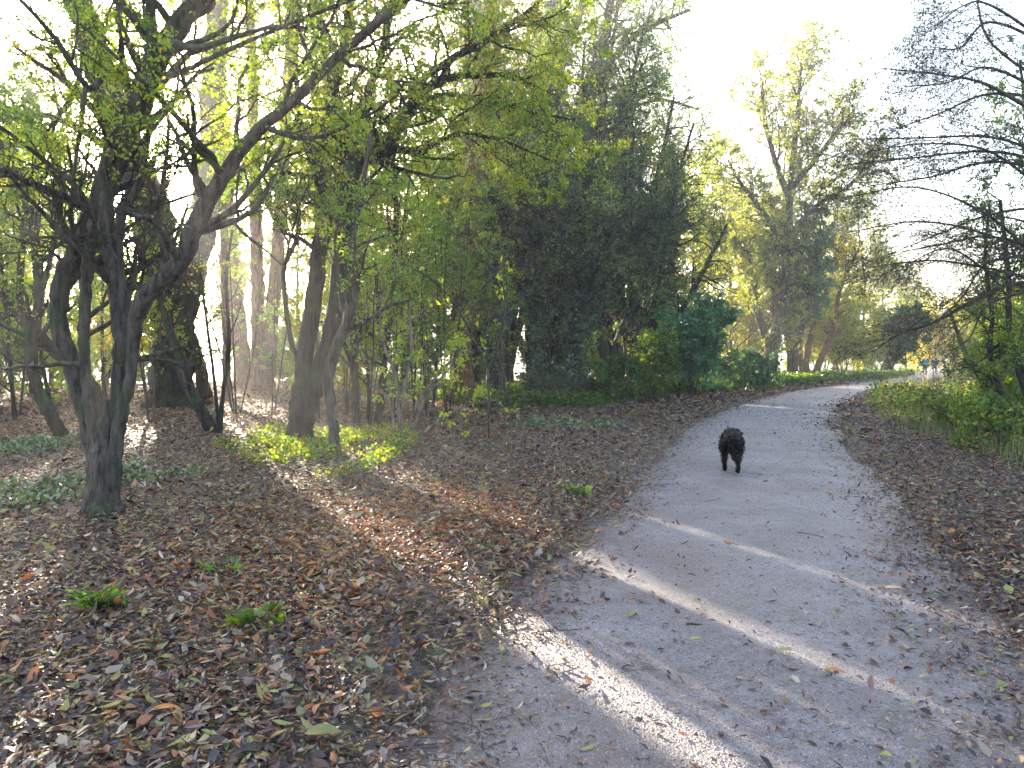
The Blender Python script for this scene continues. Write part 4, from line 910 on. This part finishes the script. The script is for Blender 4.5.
# ------------------------------------------------------------------ the dog and the walkers
def simple_mat(name, col, rough=.8, spec=.3):
    m, t, o = nodes(name); p = N(t, "ShaderNodeBsdfPrincipled", i_Roughness=rough); p.inputs["Specular IOR Level"].default_value = spec
    n = N(t, "ShaderNodeTexNoise", i_Scale=25, i_Detail=4); tc = N(t, "ShaderNodeTexCoord"); t.links.new(tc.outputs["Object"], n.inputs[0])
    r = ramp(t, [(.3, tuple(c * .75 for c in col)), (.7, tuple(min(1, c * 1.2) for c in col))]); t.links.new(n.outputs[0], r.inputs[0]); t.links.new(r.outputs[0], p.inputs[0])
    t.links.new(p.outputs[0], o.inputs[0]); return m
def skinned(name, verts, edges, radii, mat, loc, rz, scale=1.0, sub=2, parent=None, noise=0):
    """one continuous skin grown over a skeleton, baked to a plain mesh"""
    me = bpy.data.meshes.new(name + "_skeleton"); me.from_pydata([Vector(v) * scale for v in verts], edges, [])
    tmp = bpy.data.objects.new("skeleton", me); COL.objects.link(tmp)
    tmp.modifiers.new("skin", 'SKIN'); lay = me.skin_vertices[0] if len(me.skin_vertices) else None
    if lay is None:
        bpy.context.view_layer.objects.active = tmp; lay = me.skin_vertices[0]
    for k, r in enumerate(radii):
        rr = r if isinstance(r, tuple) else (r, r)
        lay.data[k].radius = (rr[0] * scale, rr[1] * scale)
    lay.data[0].use_root = True
    sb = tmp.modifiers.new("sub", 'SUBSURF'); sb.levels = sub; sb.render_levels = sub
    dg = bpy.context.evaluated_depsgraph_get(); dg.update()
    new = bpy.data.meshes.new_from_object(tmp.evaluated_get(dg)); bpy.data.objects.remove(tmp)
    n = len(new.vertices); co = np.empty(n * 3); new.vertices.foreach_get("co", co); co = co.reshape(-1, 3)
    if noise:
        nr = np.empty(n * 3); new.vertices.foreach_get("normal", nr); nr = nr.reshape(-1, 3)
        co = co + nr * ((vnoise(co[:, 0] * 9 + co[:, 1] * 5, co[:, 2] * 9 + co[:, 1] * 7, .35, 3) - .5) * noise)[:, None]; new.vertices.foreach_set("co", co.ravel())
    new.name = name; new.materials.clear(); new.materials.append(mat)
    for p in new.polygons: p.use_smooth = True
    o = bpy.data.objects.new(name, new); COL.objects.link(o)
    if parent is not None: o.parent = parent
    else: o.location = loc; o.rotation_euler = (0, 0, rz)
    return o
def fur(body, name, mat, n, length, seed, zmin=-1):
    rng = np.random.default_rng(seed); me = body.data
    nv = len(me.vertices); co = np.empty(nv * 3); me.vertices.foreach_get("co", co); co = co.reshape(-1, 3)
    nr = np.empty(nv * 3); me.vertices.foreach_get("normal", nr); nr = nr.reshape(-1, 3)
    i = rng.integers(0, nv, n); i = i[co[i, 2] > zmin]; B = co[i] + rng.normal(size=(len(i), 3)) * .006; D = nr[i]
    A = unit(D * .55 + np.array([0, -.35, -.65]) + rng.normal(size=B.shape) * .35)
    L = length * rng.uniform(.5, 1.3, len(i)) * np.clip(B[:, 2] / .36, .35, 1.1); g = Geo(); leaf_quads(g, B - D * .004, A, L, L * .22, rng, rng.random(len(i)))
    o = mesh_obj(name, np.concatenate(g.V), np.concatenate(g.F), mat, None, {'tint': np.concatenate(g.A)}); o.parent = body; return o
def build_dog():
    m = simple_mat("black_coat", (.006, .0055, .006), .7, .15); m2 = simple_mat("black_fur", (.0035, .0035, .004), .7, .10)
    v = [(0, 0, .475, ), (0, .20, .48), (0, .42, .45), (0, .58, .46), (0, .72, .44), (0, .85, .40), (0, .97, .35), (0, 1.04, .335),           # 0-7 spine, neck, head, muzzle, nose
         (.085, -.04, .37), (.095, .03, .26), (.090, -.13, .17), (.088, -.10, .06), (.088, -.04, .028),                                      # 8-12 hind leg standing
         (-.080, .02, .37), (-.085, .12, .27), (-.085, .02, .16), (-.083, .06, .06), (-.083, .12, .030),                                     # 13-17 hind leg stepping forward
         (.085, .54, .34), (.085, .50, .22), (.080, .46, .10), (.080, .50, .030),                                                             # 18-21 foreleg back
         (-.095, .54, .34), (-.105, .60, .23), (-.110, .68, .12), (-.110, .74, .032),                                                         # 22-25 foreleg forward
         (0.0, -.13, .47), (.01, -.19, .38), (.03, -.20, .27), (.045, -.18, .20)]                                                              # 26-29 hanging tail
    r = [(.135, .125), (.12, .115), (.13, .135), (.115, .125), .085, (.08, .078), .045, .026,
         (.072, .080), .050, .032, .028, .034, (.072, .080), .050, .032, .028, .034,
         .07, .045, .031, .036, .07, .045, .031, .036, .035, .030, .026, .014]
    e = [(0, 1), (1, 2), (2, 3), (3, 4), (4, 5), (5, 6), (6, 7), (0, 8), (8, 9), (9, 10), (10, 11), (11, 12), (0, 13), (13, 14), (14, 15), (15, 16), (16, 17),
         (3, 18), (18, 19), (19, 20), (20, 21), (3, 22), (22, 23), (23, 24), (24, 25), (0, 26), (26, 27), (27, 28), (28, 29)]
    p = G(731, 475); d = skinned("dog", v, e, r, m, (p[0], p[1], p[2] + .025), math.radians(-17), 1.0, 2, None, .02)
    tag(d, "shaggy black dog seen from behind, walking away along the gravel path", "dog")
    fur(d, "fur", m2, 9000, .045, 1, .06)
    for s in (-1, 1):     # hanging ears
        P = np.array([[(s * .055, .83, .46), (s * .095, .83, .43), (s * .105, .84, .37), (s * .095, .85, .32)]]); V, F = tubes(P, np.array([[.02, .035, .032, .01]]), 8)
        o = mesh_obj("ear", V, F, m, None, None, True); o.parent = d
build_dog()
def walker(px, Y, label, jacket, trousers, hair, seed, rz, step=.16, hat=None):
    x = (px - 512) / FPX * Y; z = tz(x, Y) + .03; skin = simple_mat("skin", (.45, .28, .20), .6)
    v = [(0, 0, .95), (0, 0, 1.15), (0, 0, 1.38), (0, .0, 1.50), (0, .01, 1.60), (0, .01, 1.70),
         (.10, 0, .88), (.11, step * .6 + .03, .50), (.11, step, .09), (.11, step + .14, .04),
         (-.10, 0, .88), (-.11, -step * .3 + .05, .50), (-.11, -step, .10), (-.11, -step + .12, .04),
         (.19, 0, 1.40), (.24, -.06, 1.14), (.22, .06, .92), (.22, .10, .83), (-.19, 0, 1.40), (-.24, .02, 1.14), (-.22, .14, .94), (-.22, .18, .86)]
    r = [(.14, .11), (.13, .10), (.15, .11), .055, (.075, .09), (.075, .085), .09, .055, .038, .035, .09, .055, .038, .035, .06, .045, .032, .035, .06, .045, .032, .035]
    e = [(0, 1), (1, 2), (2, 3), (3, 4), (4, 5), (0, 6), (6, 7), (7, 8), (8, 9), (0, 10), (10, 11), (11, 12), (12, 13), (2, 14), (14, 15), (15, 16), (16, 17), (2, 18), (18, 19), (19, 20), (20, 21)]
    b = skinned("person", v, e, r, skin, (x, Y, z), rz); tag(b, label, "person")
    def over(name, idx, grow, mat):
        idx = list(idx); mp = {k: i for i, k in enumerate(idx)}
        ee = [(mp[a], mp[c]) for a, c in e if a in mp and c in mp]
        rr = [tuple(q + grow for q in (r[k] if isinstance(r[k], tuple) else (r[k], r[k]))) for k in idx]
        skinned(name, [v[k] for k in idx], ee, rr, mat, None, 0, 1, 2, b)
    over("jacket", [1, 0, 2, 14, 15, 16, 18, 19, 20], .03, simple_mat("jacket_cloth", jacket)); over("trousers", [0, 6, 7, 8, 10, 11, 12], .022, simple_mat("trouser_cloth", trousers))
    skinned("hair", [(0, -.015, 1.63), (0, -.01, 1.73)], [(0, 1)], [(.085, .09), (.07, .075)], simple_mat("hair", hair), None, 0, 1, 2, b)
walker(925, 68, "far walker in a turquoise-blue jacket and dark trousers at the end of the path", (.03, .35, .50), (.10, .11, .15), (.30, .27, .24), 1, math.radians(-20))
walker(934.5, 68.4, "far walker in a dark navy coat beside the one in turquoise", (.05, .07, .12), (.14, .16, .22), (.06, .05, .04), 2, math.radians(-25), .12)

# ------------------------------------------------------------------ haze
def build_haze():
    m, t, o = nodes("haze_air"); v = N(t, "ShaderNodeVolumePrincipled"); v.inputs["Color"].default_value = (.93, .95, 1, 1)
    v.inputs["Density"].default_value = HAZE_DENSITY; v.inputs["Anisotropy"].default_value = .58  # haze added to pale the far trees and spread a glow round the sun
    t.links.new(v.outputs[0], o.inputs["Volume"])
    x0, x1, y0, y1, z0, z1 = -950, 950, -350, 1550, -2.2, 32
    V = np.array([(x, y, z) for z in (z0, z1) for y in (y0, y1) for x in (x0, x1)], float)
    F = np.array([(0, 2, 3, 1), (4, 5, 7, 6), (0, 1, 5, 4), (2, 6, 7, 3), (0, 4, 6, 2), (1, 3, 7, 5)])
    tag(mesh_obj("haze", V, F, m), "thin haze added for the washed-out far trees and the glow round the sun", "haze", kind="stuff")
if HAZE_DENSITY: build_haze()
